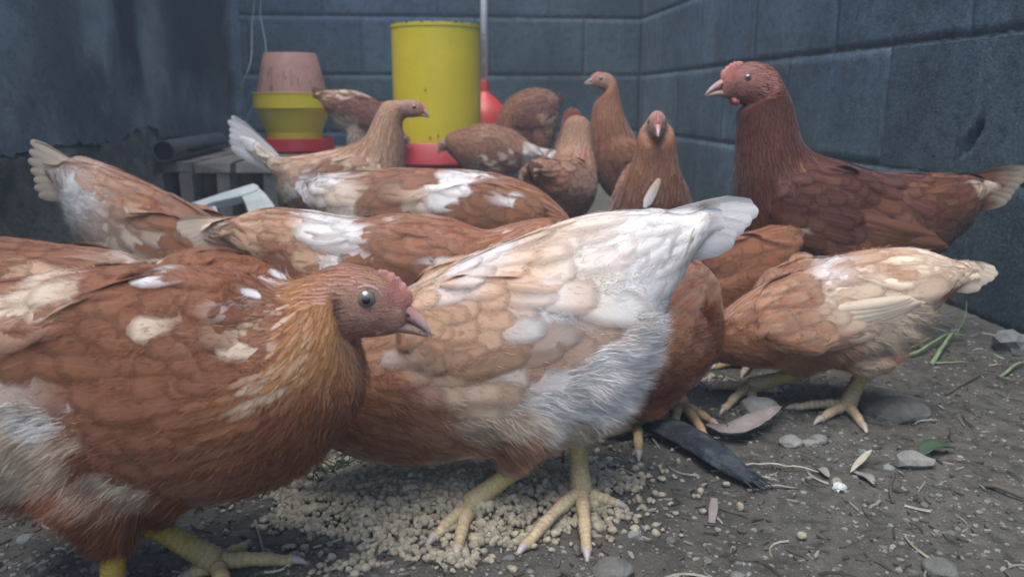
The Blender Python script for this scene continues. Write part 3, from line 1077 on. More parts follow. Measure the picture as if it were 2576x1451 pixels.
def hen(label, O, heading, rings, eye, tip, mode='px', scale=1.0, detail=1, seed=1, base=BR, patches=(), tail=None, wing=None, wing_col=None, tail_col=None,
        legs=None, fluff=(), fuzz=0, lace=0.25, pale=None, jit=0.16, comb=0.10, yaw=0.0, head_col=None, hackle=None, eye_r=0.115, fsize=1.0, wattle=0.5, leg_r=0.0071, flight=0, neck_t=0.62, flight_col=None,
        iris=(0.20, 0.15, 0.10), softmix=False, tail_tip=None, skin=SKIN, toe_col=(0.42, 0.325, 0.155), leg_col=(0.40, 0.30, 0.075), comb_col=PINK):
    rs = np.random.RandomState(seed * 17 + 3)
    O = np.array([O[0], O[1], 0.0])
    h = R(heading)
    Fw = np.array([math.cos(h), math.sin(h), 0]); Lt = np.array([-math.sin(h), math.cos(h), 0])
    root = empty('hen', tuple(O), h)
    tag(root, label, 'hen', HEN_GROUP)
    cs = 1.0 if (CAM - O) @ Lt > 0 else -1.0
    depth = np.linalg.norm(O[:2])

    def loc(u, v, lat=0.0):
        if mode == 'mm':
            return np.array([u * scale / 1000.0, v * scale / 1000.0])
        d = ray(u, v)
        t = ((O - CAM) @ Lt + lat) / (d @ Lt)
        p = CAM + d * t
        return np.array([(p - O) @ Fw, p[2]])
    def gloc(u, v):
        if mode == 'mm':
            return np.array([u * scale / 1000.0, v * scale / 1000.0])
        p = on_ground(u, v) - O
        return np.array([p @ Fw, p @ Lt])
    ppm = 1000.0 / scale if mode == 'mm' else FPX / depth * 1.02

    # ---- trunk and neck
    A = np.array([np.concatenate([loc(r[0], r[1]), loc(r[2], r[3]), [r[4]]]) for r in rings])
    e2, t2 = loc(*eye), loc(*tip)
    dv = np.array([t2[0] - e2[0], 0, t2[1] - e2[1]])
    HL = np.linalg.norm(dv)
    a = math.atan2(dv[2], dv[0]) + R(22)
    def H2(x, z):
        return [e2[0] + (math.cos(a) * x - math.sin(a) * z) * HL, e2[1] + (math.sin(a) * x + math.cos(a) * z) * HL]
    A = np.vstack([A, [H2(-0.66, 0.20) + H2(-0.40, -0.74) + [0.36 * HL]], [H2(-0.22, 0.33) + H2(0.02, -0.60) + [0.30 * HL]]])
    if tail:
        B_, T_ = loc(tail[0], tail[1]), loc(tail[2], tail[3])
        dd_ = T_ - B_
        pp_ = np.array([-dd_[1], dd_[0]]) / (np.linalg.norm(dd_) + 1e-9)
        if pp_[1] < 0: pp_ = -pp_
        c_ = B_ + dd_ * 0.52
        c2_ = B_ + dd_ * 0.74
        A = np.vstack([np.concatenate([c2_ + pp_ * tail[5] * 0.14, c2_ - pp_ * tail[5] * 0.14, [0.003]]), np.concatenate([c_ + pp_ * tail[5] * 0.30, c_ - pp_ * tail[5] * 0.30, [0.007]]), A])
    A = catmull(A, 6)
    K = len(A)
    Cn = np.stack([(A[:, 0] + A[:, 2]) / 2, np.zeros(K), (A[:, 1] + A[:, 3]) / 2], -1)
    E1 = np.stack([(A[:, 0] - A[:, 2]) / 2, np.zeros(K), (A[:, 1] - A[:, 3]) / 2], -1)
    HW = A[:, 4]
    E2 = np.stack([np.zeros(K), HW, np.zeros(K)], -1)
    Tn = nrm(np.gradient(Cn, axis=0))
    RAD = (np.linalg.norm(E1, axis=1) + HW) / 2
    mb = MB()
    mb.add(*loft_np(Cn, E1, E2, 22))
    # ---- head
    eyec = np.array([e2[0], 0, e2[1]])
    hf = np.array([math.cos(a), 0, math.sin(a)]); hu = np.array([-math.sin(a), 0, math.cos(a)]); hs = np.array([0, 1.0, 0])
    if yaw:
        y_ = R(yaw)
        hf, hs = hf * math.cos(y_) + hs * math.sin(y_), -hf * math.sin(y_) + hs * math.cos(y_)
    def H(x, y, z):
        return eyec + (hf * x + hs * y + hu * z) * HL
    hr = catmull(HEAD_RINGS, 3)
    hc = np.array([H(r[0], 0, (r[1] + r[2]) / 2) for r in hr])
    mb.add(*loft_np(hc, np.array([hu * HL * (r[1] - r[2]) / 2 for r in hr]), np.array([hs * HL * r[3] for r in hr]), 20))

    def body_lat(x, z):
        p = np.array([x, 0, z])
        k = np.argmin(np.abs(((p - Cn) * Tn).sum(1)) + 0.25 * np.linalg.norm(p - Cn, axis=1))
        q = ((p - Cn[k]) @ E1[k]) / (E1[k] @ E1[k] + 1e-9)
        return HW[k] * math.sqrt(max(0.15, 1 - min(q * q, 1)))
    # ---- wings as lobes lying on the flanks
    WG = None
    if wing:
        lat0 = cs * 0.04
        S, T = loc(wing[0], wing[1], lat0), loc(wing[2], wing[3], lat0)
        wh = wing[4] / ppm
        ax = T - S
        wl = np.linalg.norm(ax)
        ax = ax / wl
        bx = np.array([-ax[1], ax[0]])
        if bx[1] < 0: bx = -bx
        WG = (S, ax, wl, bx, wh)
        ss = np.linspace(0, 1, 16)
        pr = np.interp(ss, [0, .12, .35, .62, .82, 1], [.35, .8, 1, .86, .6, .14])
        for sd in (1, -1):
            C_, A_, B_ = [], [], []
            for s, p in zip(ss, pr):
                c2 = S + ax * wl * s
                t2_, b2_ = c2 + bx * wh * p * 0.92, c2 - bx * wh * p * 0.92
                la = max(body_lat(c2[0], c2[1]) * (1.0 - 0.15 * s), 0.012)
                lt_, lb_ = min(la, body_lat(t2_[0], t2_[1])), min(la, body_lat(b2_[0], b2_[1]) + 0.010)
                C_.append((c2[0], sd * (la * 0.6 + (lt_ + lb_) * 0.2 - 0.001), c2[1]))
                A_.append((bx[0] * wh * p, sd * (lt_ - lb_) / 2, bx[1] * wh * p))
                B_.append((0, 0.0135 * (0.4 + 0.6 * p), 0))
            mb.add(*loft_np(np.array(C_), np.array(A_), np.array(B_), 16))
    # ---- legs: thigh in the body, shank and toes on their own
    if legs is None:
        km = int(K * 0.45)
        xm, zb = Cn[km][0], Cn[km][2]
        legs = [(sd, None, None, None, None) for sd in (1, -1)]
    shanks = []
    for (sd, hip, hock, foot, toes) in legs:
        km = int(K * 0.42)
        hp2 = loc(*hip) if hip else np.array([Cn[km][0], Cn[km][2] - 0.01])
        if foot is None:
            ft = np.array([hp2[0] + 0.004 * rs.normal(), sd * 0.030])
        elif len(foot) == 3:
            ft = np.array([loc(foot[0], foot[1], foot[2])[0], foot[2]])
        else:
            ft = gloc(*foot)
        if hock:
            hk2 = loc(hock[0], hock[1], ft[1])
        else:
            zl = np.linalg.norm(E1[km])
            hk2 = np.array([ft[0] - 0.012, max(0.045, min(0.07, Cn[km][2] - zl * 0.95))])
        hk = np.array([hk2[0], ft[1], hk2[1]])
        hpv = np.array([hp2[0], sd * 0.030, hp2[1]])
        f_ = np.linspace(0, 1, 9)
        rr = np.interp(f_, [0, .3, .7, 1], [0.030, 0.031, 0.019, leg_r * 1.25])
        ctr = np.array([hpv * (1 - t) + hk * t for t in f_])
        tdir = nrm(hk - hpv)
        sA = nrm(np.cross(tdir, [0, 1.0, 0])); sB = np.cross(tdir, sA)
        mb.add(*loft_np(ctr, sA[None] * rr[:, None], sB[None] * rr[:, None] * 0.85, 14))
        shanks.append((hk, ft, toes, tdir))
    # ---- grow one continuous skin
    tmp = bpy.data.objects.new('tmp', mb.mesh('tmp'))
    col.objects.link(tmp)
    rm = tmp.modifiers.new('r', 'REMESH')
    rm.mode = 'VOXEL'
    rm.voxel_size = (0.0052, 0.0038, 0.0027)[detail]
    sm = tmp.modifiers.new('s', 'SMOOTH')
    sm.factor = 0.5
    sm.iterations = (4, 6, 8)[detail]
    dg = bpy.context.evaluated_depsgraph_get()
    me = bpy.data.meshes.new_from_object(tmp.evaluated_get(dg))
    om = tmp.data
    bpy.data.objects.remove(tmp)
    bpy.data.meshes.remove(om)
    me.name = 'body'
    me.materials.clear()
    nv = len(me.vertices)
    BV = np.empty(nv * 3, np.float32); me.vertices.foreach_get('co', BV); BV = BV.reshape(-1, 3).astype(float)
    me.calc_loop_triangles()
    nt_ = len(me.loop_triangles)
    BT = np.empty(nt_ * 3, np.int32); me.loop_triangles.foreach_get('vertices', BT); BT = BT.reshape(-1, 3)
    bvh = BVHTree.FromPolygons([tuple(v) for v in BV], [tuple(map(int, t)) for t in BT])

    # ---- what lies where on the bird
    def spine(P):
        out = np.empty(len(P), int)
        for i in range(0, len(P), 4000):
            q = P[i:i + 4000]
            dd = np.linalg.norm(q[:, None, :] - Cn[None], axis=2) / np.maximum(RAD, 0.026)[None]
            out[i:i + 4000] = np.argmin(dd, 1)
        return out
    def headc(P):
        q = (P - eyec) / HL
        return q @ hf, q @ hs, q @ hu
    def in_head(P):
        x, y, z = headc(P)
        return (x > -0.62) & (x < 1.0) & (z > -0.60 + 0.25 * np.clip(-x, 0, 1)) & (z < 0.6) & (np.abs(y) < 0.5)
    def wingc(P):
        if WG is None: return np.full(len(P), -9.0), np.zeros(len(P))
        S, ax, wl, bx, wh = WG
        q = P[:, [0, 2]] - S
        s = q @ ax / wl
        return s, q @ bx / wh
    def in_wing(P):
        s, q = wingc(P)
        pr = np.interp(s, [-.05, .12, .35, .62, .82, 1, 1.05], [.3, .8, 1, .9, .7, .3, 0])
        return (s > -0.03) & (s < 1.04) & (np.abs(q) < pr * 1.02) & (np.abs(P[:, 1]) > 0.008)
    def flow(P, N):
        k = spine(P)
        f = -Tn[k].copy()
        f[:, 2] -= 0.28 * (k > K * 0.25)
        w = in_wing(P)
        if w.any():
            f[w] = np.array([WG[1][0], 0, WG[1][1]])
        hd = in_head(P)
        f[hd] = -hf - hu * 0.25
        f = f + 0.16 * np.stack([vnoise(P, 60, seed), vnoise(P, 60, seed + 5), vnoise(P, 60, seed + 7)], -1) + 0.10 * np.stack([vnoise(P, 400, seed), vnoise(P, 400, seed + 5), vnoise(P, 400, seed + 7)], -1)
        f = f - N * (f * N).sum(1, keepdims=True)
        return nrm(f), k, w, hd
    pts_patch = []
    for pt in patches:
        u, v, ru, rv, an, c, pb = pt[:7]
        an = R(an)
        lat0 = cs * 0.045
        p0 = loc(u, v, lat0)
        if mode == 'mm': an = -an
        pa = loc(u + ru * math.cos(an), v + ru * math.sin(an), lat0) - p0
        pb_ = loc(u - rv * math.sin(an), v + rv * math.cos(an), lat0) - p0
        Mi = np.linalg.inv(np.stack([pa, pb_], 1))
        pts_patch.append((p0, Mi, np.asarray(c, float), pb, pt[7] if len(pt) > 7 else 0))
    def colour(P, k, w, hd, r1):
        n = len(P)
        c = np.tile(np.asarray(base, float), (n, 1))
        tt = k / (K - 1.0)
        if hackle is not None:
            f = sstep(neck_t - 0.02, neck_t + 0.10, tt)[:, None]
            c = c * (1 - f) + np.asarray(hackle) * f
        if tail and tail_col is not None:
            f = sstep(19.0, 13.0, k.astype(float))[:, None]
            c = c * (1 - f) + np.asarray(tail_col, float) * f
        if wing_col is not None and w.any():
            c[w] = wing_col
        if head_col is not None:
            c[hd] = head_col
        no = vnoise(P, 130, seed + 11) * 0.16
        for (p0, Mi, pc, pb, mixf) in pts_patch:
            q = (P[:, [0, 2]] - p0) @ Mi.T
            m = sstep(1.25, 0.75, np.linalg.norm(q, axis=1) + no)
            if mixf:
                f = (m * pb)[:, None]
            elif softmix:
                f = np.clip(m * pb + 0.5 * (0.5 - r1) * (m > 0.04) * (m < 0.96), 0, 1)[:, None]
            else:
                f = np.clip((m * pb * 1.15 - r1) / 0.55 + 0.30, 0, 1)[:, None] * (m > 0.02)[:, None]
            c = c * (1 - f) + pc * f
        return c
    # skin colour of the body mesh
    k0 = spine(BV)
    w0, hd0 = in_wing(BV), in_head(BV)
    cb = colour(BV, k0, w0, hd0, np.full(nv, 0.5)) * 1.0
    hx, hy, hz = headc(BV)
    face = 0.8 * sstep(0.34, 0.20, np.sqrt((hx / 1.2) ** 2 + (hz + 0.02) ** 2)) * hd0
    face = np.maximum(face, 0.8 * sstep(0.2, 0.42, hx) * hd0)[:, None]
    red = (sstep(0.12, 0.32, hx) * sstep(-0.14, 0.02, hz) * hd0)[:, None]
    cb = cb * (1 - face) + np.asarray(skin) * face
    cb = cb * (1 - red * 0.8) + np.asarray(comb_col) * 0.8 * red * 0.8 + cb * 0.0
    at = me.attributes.new('col', 'FLOAT_COLOR', 'POINT')
    c4 = np.ones((nv, 4), np.float32); c4[:, :3] = cb
    at.data.foreach_set('color', c4.ravel())
    me.polygons.foreach_set('use_smooth', np.ones(len(me.polygons), dtype=bool))
    link('body', me, M['skin'], root)

    # ---- contour feathers, laid like shingles from tail to head
    tv = BV[BT]
    ar = 0.5 * np.linalg.norm(np.cross(tv[:, 1] - tv[:, 0], tv[:, 2] - tv[:, 0]), axis=1)
    tn = nrm(np.cross(tv[:, 1] - tv[:, 0], tv[:, 2] - tv[:, 0]))
    tc = tv.mean(1)
    def spacing(P, k, w, hd):
        tt = k / (K - 1.0)
        size = np.minimum(HW[k], np.linalg.norm(E1, axis=1)[k])
        r = np.where(tt > neck_t, np.interp(tt, [neck_t, neck_t + 0.10, 0.9], [0.0072, 0.0050, 0.0036]), np.where(tt > 0.4, 0.0098, 0.0108))
        s, q = wingc(P)
        r = np.where(w, np.interp(s, [0, .3, .7, 1], [0.0078, 0.0108, 0.0142, 0.0155]), r)
        x, y, z = headc(P)
        rh = np.interp(x, [-0.7, -0.2, 0.2, 0.5], [0.0030, 0.0022, 0.0016, 0.0013]) * (HL / 0.045)
        hdist = np.sqrt((x + 0.2) ** 2 + y ** 2 + (z + 0.1) ** 2)
        r = np.where(hdist < 1.25, np.minimum(r, np.interp(hdist, [0.6, 1.25], [0.0026, 0.0048])), r)
        r = np.where(hd, rh, r)
        return r * fsize * (1.2, 0.96, 0.90)[detail]
    kt = spine(tc)
    rt = spacing(tc, kt, in_wing(tc), in_head(tc))
    wgt = ar / rt ** 2
    ncand = int(min(wgt.sum() * 3.0, 40000))
    ti = rs.choice(nt_, ncand, p=wgt / wgt.sum())
    b1, b2 = rs.rand(ncand), rs.rand(ncand)
    fl_ = b1 + b2 > 1
    b1[fl_], b2[fl_] = 1 - b1[fl_], 1 - b2[fl_]
    P = tv[ti, 0] + (tv[ti, 1] - tv[ti, 0]) * b1[:, None] + (tv[ti, 2] - tv[ti, 0]) * b2[:, None]
    N = tn[ti]
    x, y, z = headc(P)
    facep = ((x > 0.50) | ((x > 0.27) & (z > -0.06))) & in_head(P)
    nearey = (np.sqrt((x / 1.15) ** 2 + z ** 2) < eye_r * 1.55) & in_head(P) & (np.abs(y) > 0.1)
    keep0 = ~(facep | nearey)
    if tail: keep0 &= kt[ti] > 8
    for (fu, fv, fru, frv, fan, fcnt, fln) in fluff:
        if fln < 0.0175: continue
        fan = R(fan)
        p0 = loc(fu, fv, cs * 0.04)
        pa = loc(fu + fru * math.cos(fan), fv + fru * math.sin(fan), cs * 0.04) - p0
        pb_ = loc(fu - frv * math.sin(fan), fv + frv * math.cos(fan), cs * 0.04) - p0
        Mi = np.linalg.inv(np.stack([pa, pb_], 1))
        qf = np.linalg.norm((P[:, [0, 2]] - p0) @ Mi.T, axis=1) + 0.15 * vnoise(P, 110, seed + 3)
        keep0 &= ~((qf < 0.85) & ~in_wing(P))
    for (hk, ft, toes, tdir) in shanks:
        keep0 &= np.linalg.norm(P - hk, axis=1) > 0.024
    P, N, ti = P[keep0], N[keep0], ti[keep0]
    rr = rt[ti]
    grid = {}
    cell = 0.0165
    keep = []
    for i in range(len(P)):
        px, py, pz = P[i]
        r2 = rr[i] ** 2
        ci, cj, ck = int(px // cell), int(py // cell), int(pz // cell)
        ok = True
        rad = 1 if rr[i] > 0.006 else 1
        for dx in (-1, 0, 1):
            for dy in (-1, 0, 1):
                for dz in (-1, 0, 1):
                    for (qx, qy, qz) in grid.get((ci + dx, cj + dy, ck + dz), ()):
                        if (px - qx) ** 2 + (py - qy) ** 2 + (pz - qz) ** 2 < r2:
                            ok = False
                            break
                    if not ok: break
                if not ok: break
            if not ok: break
        if ok:
            grid.setdefault((ci, cj, ck), []).append((px, py, pz))
            keep.append(i)
    P, N, rr = P[keep], N[keep], rr[keep]
    X, kk, ww, hh = flow(P, N)
    n = len(P)
    tt = kk / (K - 1.0)
    neck = (tt > neck_t) & ~ww & ~hh
    L = rr * np.where(hh, 5.0, np.where(neck, 5.0, np.where(ww, 3.5, np.where(tt < 0.36, 3.7, 4.3)))) * (0.75 + 0.55 * rs.rand(n))
    if tail: L = L * np.interp(kk, [8, 17], [0.5, 1.0])
    W = rr * np.where(hh, 0.58, np.where(neck, 0.74, np.where(ww, 1.05, np.where(tt < 0.36, 1.1, 1.2)))) * (0.8 + 0.4 * rs.rand(n))
    r1 = rs.rand(n)
    Pc = P + X * L[:, None] * 0.6
    cc = colour(Pc, kk, ww, hh, r1)
    hxp, hyp, hzp = headc(P)
    fx = (np.maximum(sstep(0.10, 0.45, hxp), sstep(0.58, 0.24, np.sqrt((hxp / 1.2) ** 2 + (hzp + 0.06) ** 2))) * hh)[:, None]
    cc = cc * (1 - fx * 0.75) + np.asarray(skin) * fx * 0.75
    cc = np.where(hh[:, None], cc * (1 + 0.12 * rs.normal(size=(n, 1))), cc)
    cc = cc * (1 + 0.10 * vnoise(P, 75, seed + 61) + 0.06 * vnoise(P, 200, seed + 62))[:, None] * (1 + 0.6 * jit * np.clip(rs.normal(size=(n, 1)), -2, 2)) * (1 + 0.008 * rs.normal(size=(n, 3)))
    pal = np.asarray(pale if pale is not None else LB * 1.25)
    lc = np.clip(lace * (0.5 + rs.rand(n)), 0, 1)[:, None] * np.where(neck, 1.6, np.where(cc.mean(1) > 0.42, 2.2, 1.0))[:, None]
    lc = np.clip(np.where(hh[:, None], lc + 0.25, lc), 0, 0.9)
    brt = cc.mean(1, keepdims=True)
    pal2 = np.where(brt > 0.42, cc * 0.45 + BUFF * 0.42, pal)
    edge = cc * (1 - lc) + pal2 * lc
    edge = np.where(ww[:, None] & ~neck[:, None], edge * 0.86, edge)
    root_c = colour(P + X * L[:, None] * 0.15, kk, ww, hh, r1)
    root_c = np.where(hh[:, None], cc * 0.9, root_c * 0.96)
    lift = (0.012 + 0.017 * rs.rand(n)) * np.where(hh, 2.2, np.where(neck, 1.2, np.where(ww, 1.7, 1.0)))
    V = np.empty((n, 6, 3, 3)); Cc = np.empty((n, 6, 3, 3)); U = np.empty((n, 6, 3, 3))
    fw = np.where(neck[:, None], FW_POINT[None], FW_ROUND[None])
    U[:, :, 0, 0] = -1; U[:, :, 1, 0] = 0; U[:, :, 2, 0] = 1
    U[:, :, :, 1] = FV[None, :, None]
    crisp = ww | ((tt < 0.36) & ~hh)
    U[:, :, :, 2] = (0.98 * rs.rand(n) + 1.01 * crisp)[:, None, None]
    fe = np.array([0.0, 0.15, 0.45, 0.8, 1.0, 1.0])
    fm = np.array([0.0, 0.0, 0.0, 0.05, 0.35, 0.9])
    fr = np.array([1.0, 0.85, 0.5, 0.15, 0.0, 0.0])
    for j in range(6):
        mid = cc * (1 - fr[j]) + root_c * fr[j]
        Cc[:, j, 1] = mid * (1 - fm[j]) + edge * fm[j]
        Cc[:, j, 0] = mid * (1 - fe[j]) + edge * fe[j]
        Cc[:, j, 2] = Cc[:, j, 0]
    good = np.ones(n, bool)
    for i in range(n):
        p, nn, xx = Vector(P[i]), Vector(N[i]), Vector(X[i])
        li, Li, Wi = float(lift[i]), float(L[i]), float(W[i])
        pv = 0.0
        free = 0
        for j in range(6):
            st = (FV[j] - pv) * Li
            pv = FV[j]
            if j:
                q = p + xx * st
                hit = bvh.find_nearest(q)
                if hit[0] is not None and hit[3] < max(0.5 * st, 0.0022) and hit[1].dot(nn) > 0.35:
                    p = hit[0]
                    nn = (nn * 0.5 + hit[1] * 0.5).normalized()
                    xx = (xx - nn * xx.dot(nn)).normalized()
                else:
                    p = q
                    free += 1
            s = nn.cross(xx)
            c = p + nn * (-0.008 * Li + li * Li * (pv + 0.25))
            wj = Wi * float(fw[i, j])
            dn = nn * (0.07 * wj)
            V[i, j, 0] = c - s * wj - dn
            V[i, j, 1] = c
            V[i, j, 2] = c + s * wj - dn
        good[i] = free < 3
    V, Cc, U = V[good], Cc[good], U[good]
    n = len(V)
    f0 = []
    for j in range(5):
        for k in range(2):
            f0.append((j * 3 + k, j * 3 + k + 1, (j + 1) * 3 + k + 1, (j + 1) * 3 + k))
    FF = (np.array(f0)[None] + (np.arange(n) * 18)[:, None, None]).reshape(-1, 4)
    pl = link('plumage', mesh_np('plumage', V.reshape(-1, 3), FF, Cc.reshape(-1, 3), U.reshape(-1, 3)), M['feather'], root)
    pl['kind'] = 'stuff'

    # ---- down and loose barbs
    SV, SF, SC = [], [], []
    def strands(idx_tri, count, length, spread, wid, down=0.5):
        if len(idx_tri) == 0: return
        w_ = ar[idx_tri]
        t_i = idx_tri[rs.choice(len(idx_tri), count, p=w_ / w_.sum())]
        a1, a2 = rs.rand(count), rs.rand(count)
        f_ = a1 + a2 > 1
        a1[f_], a2[f_] = 1 - a1[f_], 1 - a2[f_]
        Pp = tv[t_i, 0] + (tv[t_i, 1] - tv[t_i, 0]) * a1[:, None] + (tv[t_i, 2] - tv[t_i, 0]) * a2[:, None]
        Nn = tn[t_i]
        Xx, k_, w__, h_ = flow(Pp, Nn)
        clump = np.stack([vnoise(Pp, 170, seed + 31), vnoise(Pp, 170, seed + 32), vnoise(Pp, 170, seed + 33)], -1)
        ln = length * (0.55 + 0.6 * rs.rand(count))
        d1 = nrm(Xx * 0.8 + Nn * 0.38 + clump * 0.25 + spread * rs.normal(size=(count, 3)))
        d2 = nrm(Xx * 0.9 + Nn * 0.05 + clump * 0.35 + 1.5 * spread * rs.normal(size=(count, 3)) + np.array([0, 0, -down]))
        cN = colour(Pp, k_, w__, h_, 0.5 + 0.3 * vnoise(Pp, 210, seed + 41)) * (1 + 0.06 * rs.normal(size=(count, 1)))
        sdv = nrm(np.cross(d1, Nn) + 0.35 * rs.normal(size=(count, 3)))
        p1 = Pp + d1 * (ln * 0.45)[:, None]
        p2 = p1 + d2 * (ln * 0.55)[:, None]
        hwid = (wid * (0.7 + 0.6 * rs.rand(count)))[:, None] / 2
        VV = np.stack([Pp - sdv * hwid, Pp + sdv * hwid, p1 + sdv * hwid, p1 - sdv * hwid, p2], 1)
        o = sum(len(s) for s in SV)
        SV.append(VV.reshape(-1, 3))
        i0 = o + np.arange(count) * 5
        SF.append(np.concatenate([np.stack([i0, i0 + 1, i0 + 2], -1), np.stack([i0, i0 + 2, i0 + 3], -1), np.stack([i0 + 3, i0 + 2, i0 + 4], -1)]))
        SC.append(np.repeat(np.clip(cN, 0, 0.95)[:, None, :], 5, 1).reshape(-1, 3))
    nohead = np.where(~in_head(tc))[0]
    for (hk, ft, toes, tdir) in shanks:
        nh = np.where(np.linalg.norm(tc - hk, axis=1) < 0.032)[0]
        if len(nh): strands(nh, (300, 700, 1800)[detail], 0.009, 0.12, 0.0003, 0.1)
    if fuzz:
        strands(nohead, fuzz, 0.0085, 0.16, 0.00028, 0.15)
    for (u, v, ru, rv, an, cnt, ln) in fluff:
        an = R(an)
        p0 = loc(u, v, cs * 0.04)
        pa = loc(u + ru * math.cos(an), v + ru * math.sin(an), cs * 0.04) - p0
        pb_ = loc(u - rv * math.sin(an), v + rv * math.cos(an), cs * 0.04) - p0
        Mi = np.linalg.inv(np.stack([pa, pb_], 1))
        q = np.linalg.norm((tc[:, [0, 2]] - p0) @ Mi.T, axis=1) + 0.15 * vnoise(tc, 110, seed + 3)
        strands(np.where((q < 1) & ~in_wing(tc))[0], int(cnt * 1.35), ln * 0.85, 0.14, 0.00024)
    if SV:
        dn_ = link('down', mesh_np('down', np.vstack(SV), np.vstack(SF), np.vstack(SC)), M['down'], root)
        dn_['kind'] = 'stuff'

    # ---- tail quills
    if tail:
        bu, bv, tu, tv_, spread, tw, nt2 = tail
        B, T = loc(bu, bv), loc(tu, tv_)
        d2 = T - B
        TL = np.linalg.norm(d2)
        a0 = math.atan2(d2[1], d2[0])
        tcol = np.asarray(tail_col if tail_col is not None else base)
        for j in range(nt2):
            f = j / max(1, nt2 - 1)                 # 0 = top of the sheaf
            for sd in (1, -1):
                # the bird's rear points to -x: raising the quill means turning it towards +z
                an = a0 - R(spread) * 0.9 * (0.5 - f) * (1 if math.cos(a0) < 0 else -1) * -1 * -1
                dd = np.array([math.cos(an), sd * (0.004 + 0.025 * f), math.sin(an)])
                nv_ = np.array([0.0, sd * 1.0, 0.08 - 0.16 * f])
                bp = np.array([B[0], sd * (0.0015 + 0.0050 * f), B[1]]) + np.array([-math.sin(a0), 0, math.cos(a0)]) * (0.0055 - 0.013 * f) * tw / 0.044 * (-1 if math.cos(a0) < 0 else 1)
                ln = TL * (1.0 - 0.24 * f - 0.05 * (f == 0) - 0.05 * rs.rand())
                cj = tcol * (1 + 0.06 * rs.normal()) * (1 - 0.10 * f)
                long_feather('tail_feather', root, bp, dd, nv_, ln, tw * 0.20, 0.02 + 0.03 * f, cj * 0.95, cj if tail_tip is None else np.asarray(tail_tip) * (1 + 0.1 * rs.normal()), int(rs.randint(1e6)), tipw=0.60, camber=0.10, edge_dark=0.30, blend=(0.25, 0.85) if tail_tip is None else (0.80, 1.0))
    # ---- folded flight feathers
    if WG is not None and detail >= 1 and flight > 1:
        S, ax, wl, bx, wh = WG
        nf = flight
        for sd in (1, -1):
            for j in range(nf):
                f = j / (nf - 1.0)                 # 0 lowest
                s0 = 0.34 + 0.05 * f
                q0 = -0.55 + 0.62 * f
                c2 = S + ax * wl * s0 + bx * wh * q0
                p = Vector((c2[0], sd * 0.2, c2[1]))
                hit = bvh.ray_cast(p, Vector((0, -sd, 0)))
                if hit[0] is None: continue
                p, nn = hit[0], hit[1]
                tgt2 = S + ax * wl * (1.12 - 0.10 * f) + bx * wh * (-0.16 + 0.22 * f)
                xx = Vector((tgt2[0] - c2[0], 0, tgt2[1] - c2[1]))
                FL = xx.length
                xx.normalize()
                pts, nrs = [], []
                m = 10
                for i in range(m + 1):
                    if i:
                        q = p + xx * FL / m
                        hit = bvh.find_nearest(q)
                        if hit[0] is not None and hit[3] < 0.004 and hit[1].dot(nn) > 0.5:
                            p = hit[0]; nn = (nn * 0.6 + hit[1] * 0.4).normalized()
                        else:
                            p = q
                    pts.append(np.array(p + nn * (-0.0045 + 0.0070 * min(1.0, i / m * 1.5) + 0.0007 * j)))
                    nrs.append(np.array(nn))
                wc = np.asarray(wing_col if wing_col is not None else base, float)
                pe = np.array([pts[-3]])
                wc = colour(pe, spine(pe), in_wing(pe), np.array([False]), np.array([0.4]))[0]
                if flight_col is not None: wc = np.asarray(flight_col)
                wc = wc * (1 + 0.10 * np.clip(rs.normal(), -1.6, 1.6)) * (1 - 0.05 * (j % 2))
                long_feather('wing_feather', root, None, (1, 0, 0), (0, sd, 0.2), FL, wh * 0.12, 0, wc * 0.9, wc, int(rs.randint(1e6)), pts, nrs, edge_dark=0.3)

    # ---- beak, comb, wattles, eyes
    q_ = 16 if detail else 10
    bc = np.array([np.asarray(skin) * 0.95, np.asarray(skin) * 0.7 + np.asarray(comb_col) * 0.3, (0.45, 0.23, 0.21), (0.45, 0.27, 0.26), (0.45, 0.31, 0.31), (0.40, 0.31, 0.29), (0.33, 0.27, 0.23)])
    bp = np.array([(0.34, -0.10, 0.165, 0.155), (0.46, -0.105, 0.150, 0.130), (0.58, -0.145, 0.122, 0.104), (0.70, -0.200, 0.098, 0.078), (0.80, -0.262, 0.072, 0.056), (0.88, -0.328, 0.042, 0.032), (0.925, -0.385, 0.008, 0.008)])
    bb = MB()
    bpf = catmull(np.hstack([bp, bc]), 3)
    th = np.arange(q_) * 2 * math.pi / q_
    Vb, Cb = [], []
    for r in bpf:
        for t in th:
            zz = math.sin(t); yy = math.cos(t)
            zz = zz if zz > 0 else zz * 0.75
            Vb.append(H(r[0], yy * r[3], r[1] + zz * r[2])); Cb.append(r[4:7])
    Fb = []
    for i in range(len(bpf) - 1):
        for k in range(q_):
            Fb.append((i * q_ + k, i * q_ + (k + 1) % q_, (i + 1) * q_ + (k + 1) % q_, (i + 1) * q_ + k))
    Fb.append(tuple(range((len(bpf) - 1) * q_, len(bpf) * q_)))
    bb.add(Vb, Fb, Cb)
    lp = catmull(np.array([(0.22, -0.35, 0.11, 0.165), (0.40, -0.325, 0.100, 0.136), (0.56, -0.325, 0.084, 0.102), (0.70, -0.338, 0.062, 0.072), (0.81, -0.362, 0.036, 0.042), (0.87, -0.388, 0.008, 0.010)]), 3)
    Vb = [H(r[0], math.cos(t) * r[3], r[1] + math.sin(t) * r[2]) for r in lp for t in th]
    Fb = []
    for i in range(len(lp) - 1):
        for k in range(q_):
            Fb.append((i * q_ + k, i * q_ + (k + 1) % q_, (i + 1) * q_ + (k + 1) % q_, (i + 1) * q_ + k))
    Fb.append(tuple(range((len(lp) - 1) * q_, len(lp) * q_)))
    bb.add(Vb, Fb, (0.36, 0.235, 0.185))
    beak = bb.build('beak', M['beak'], root, True)
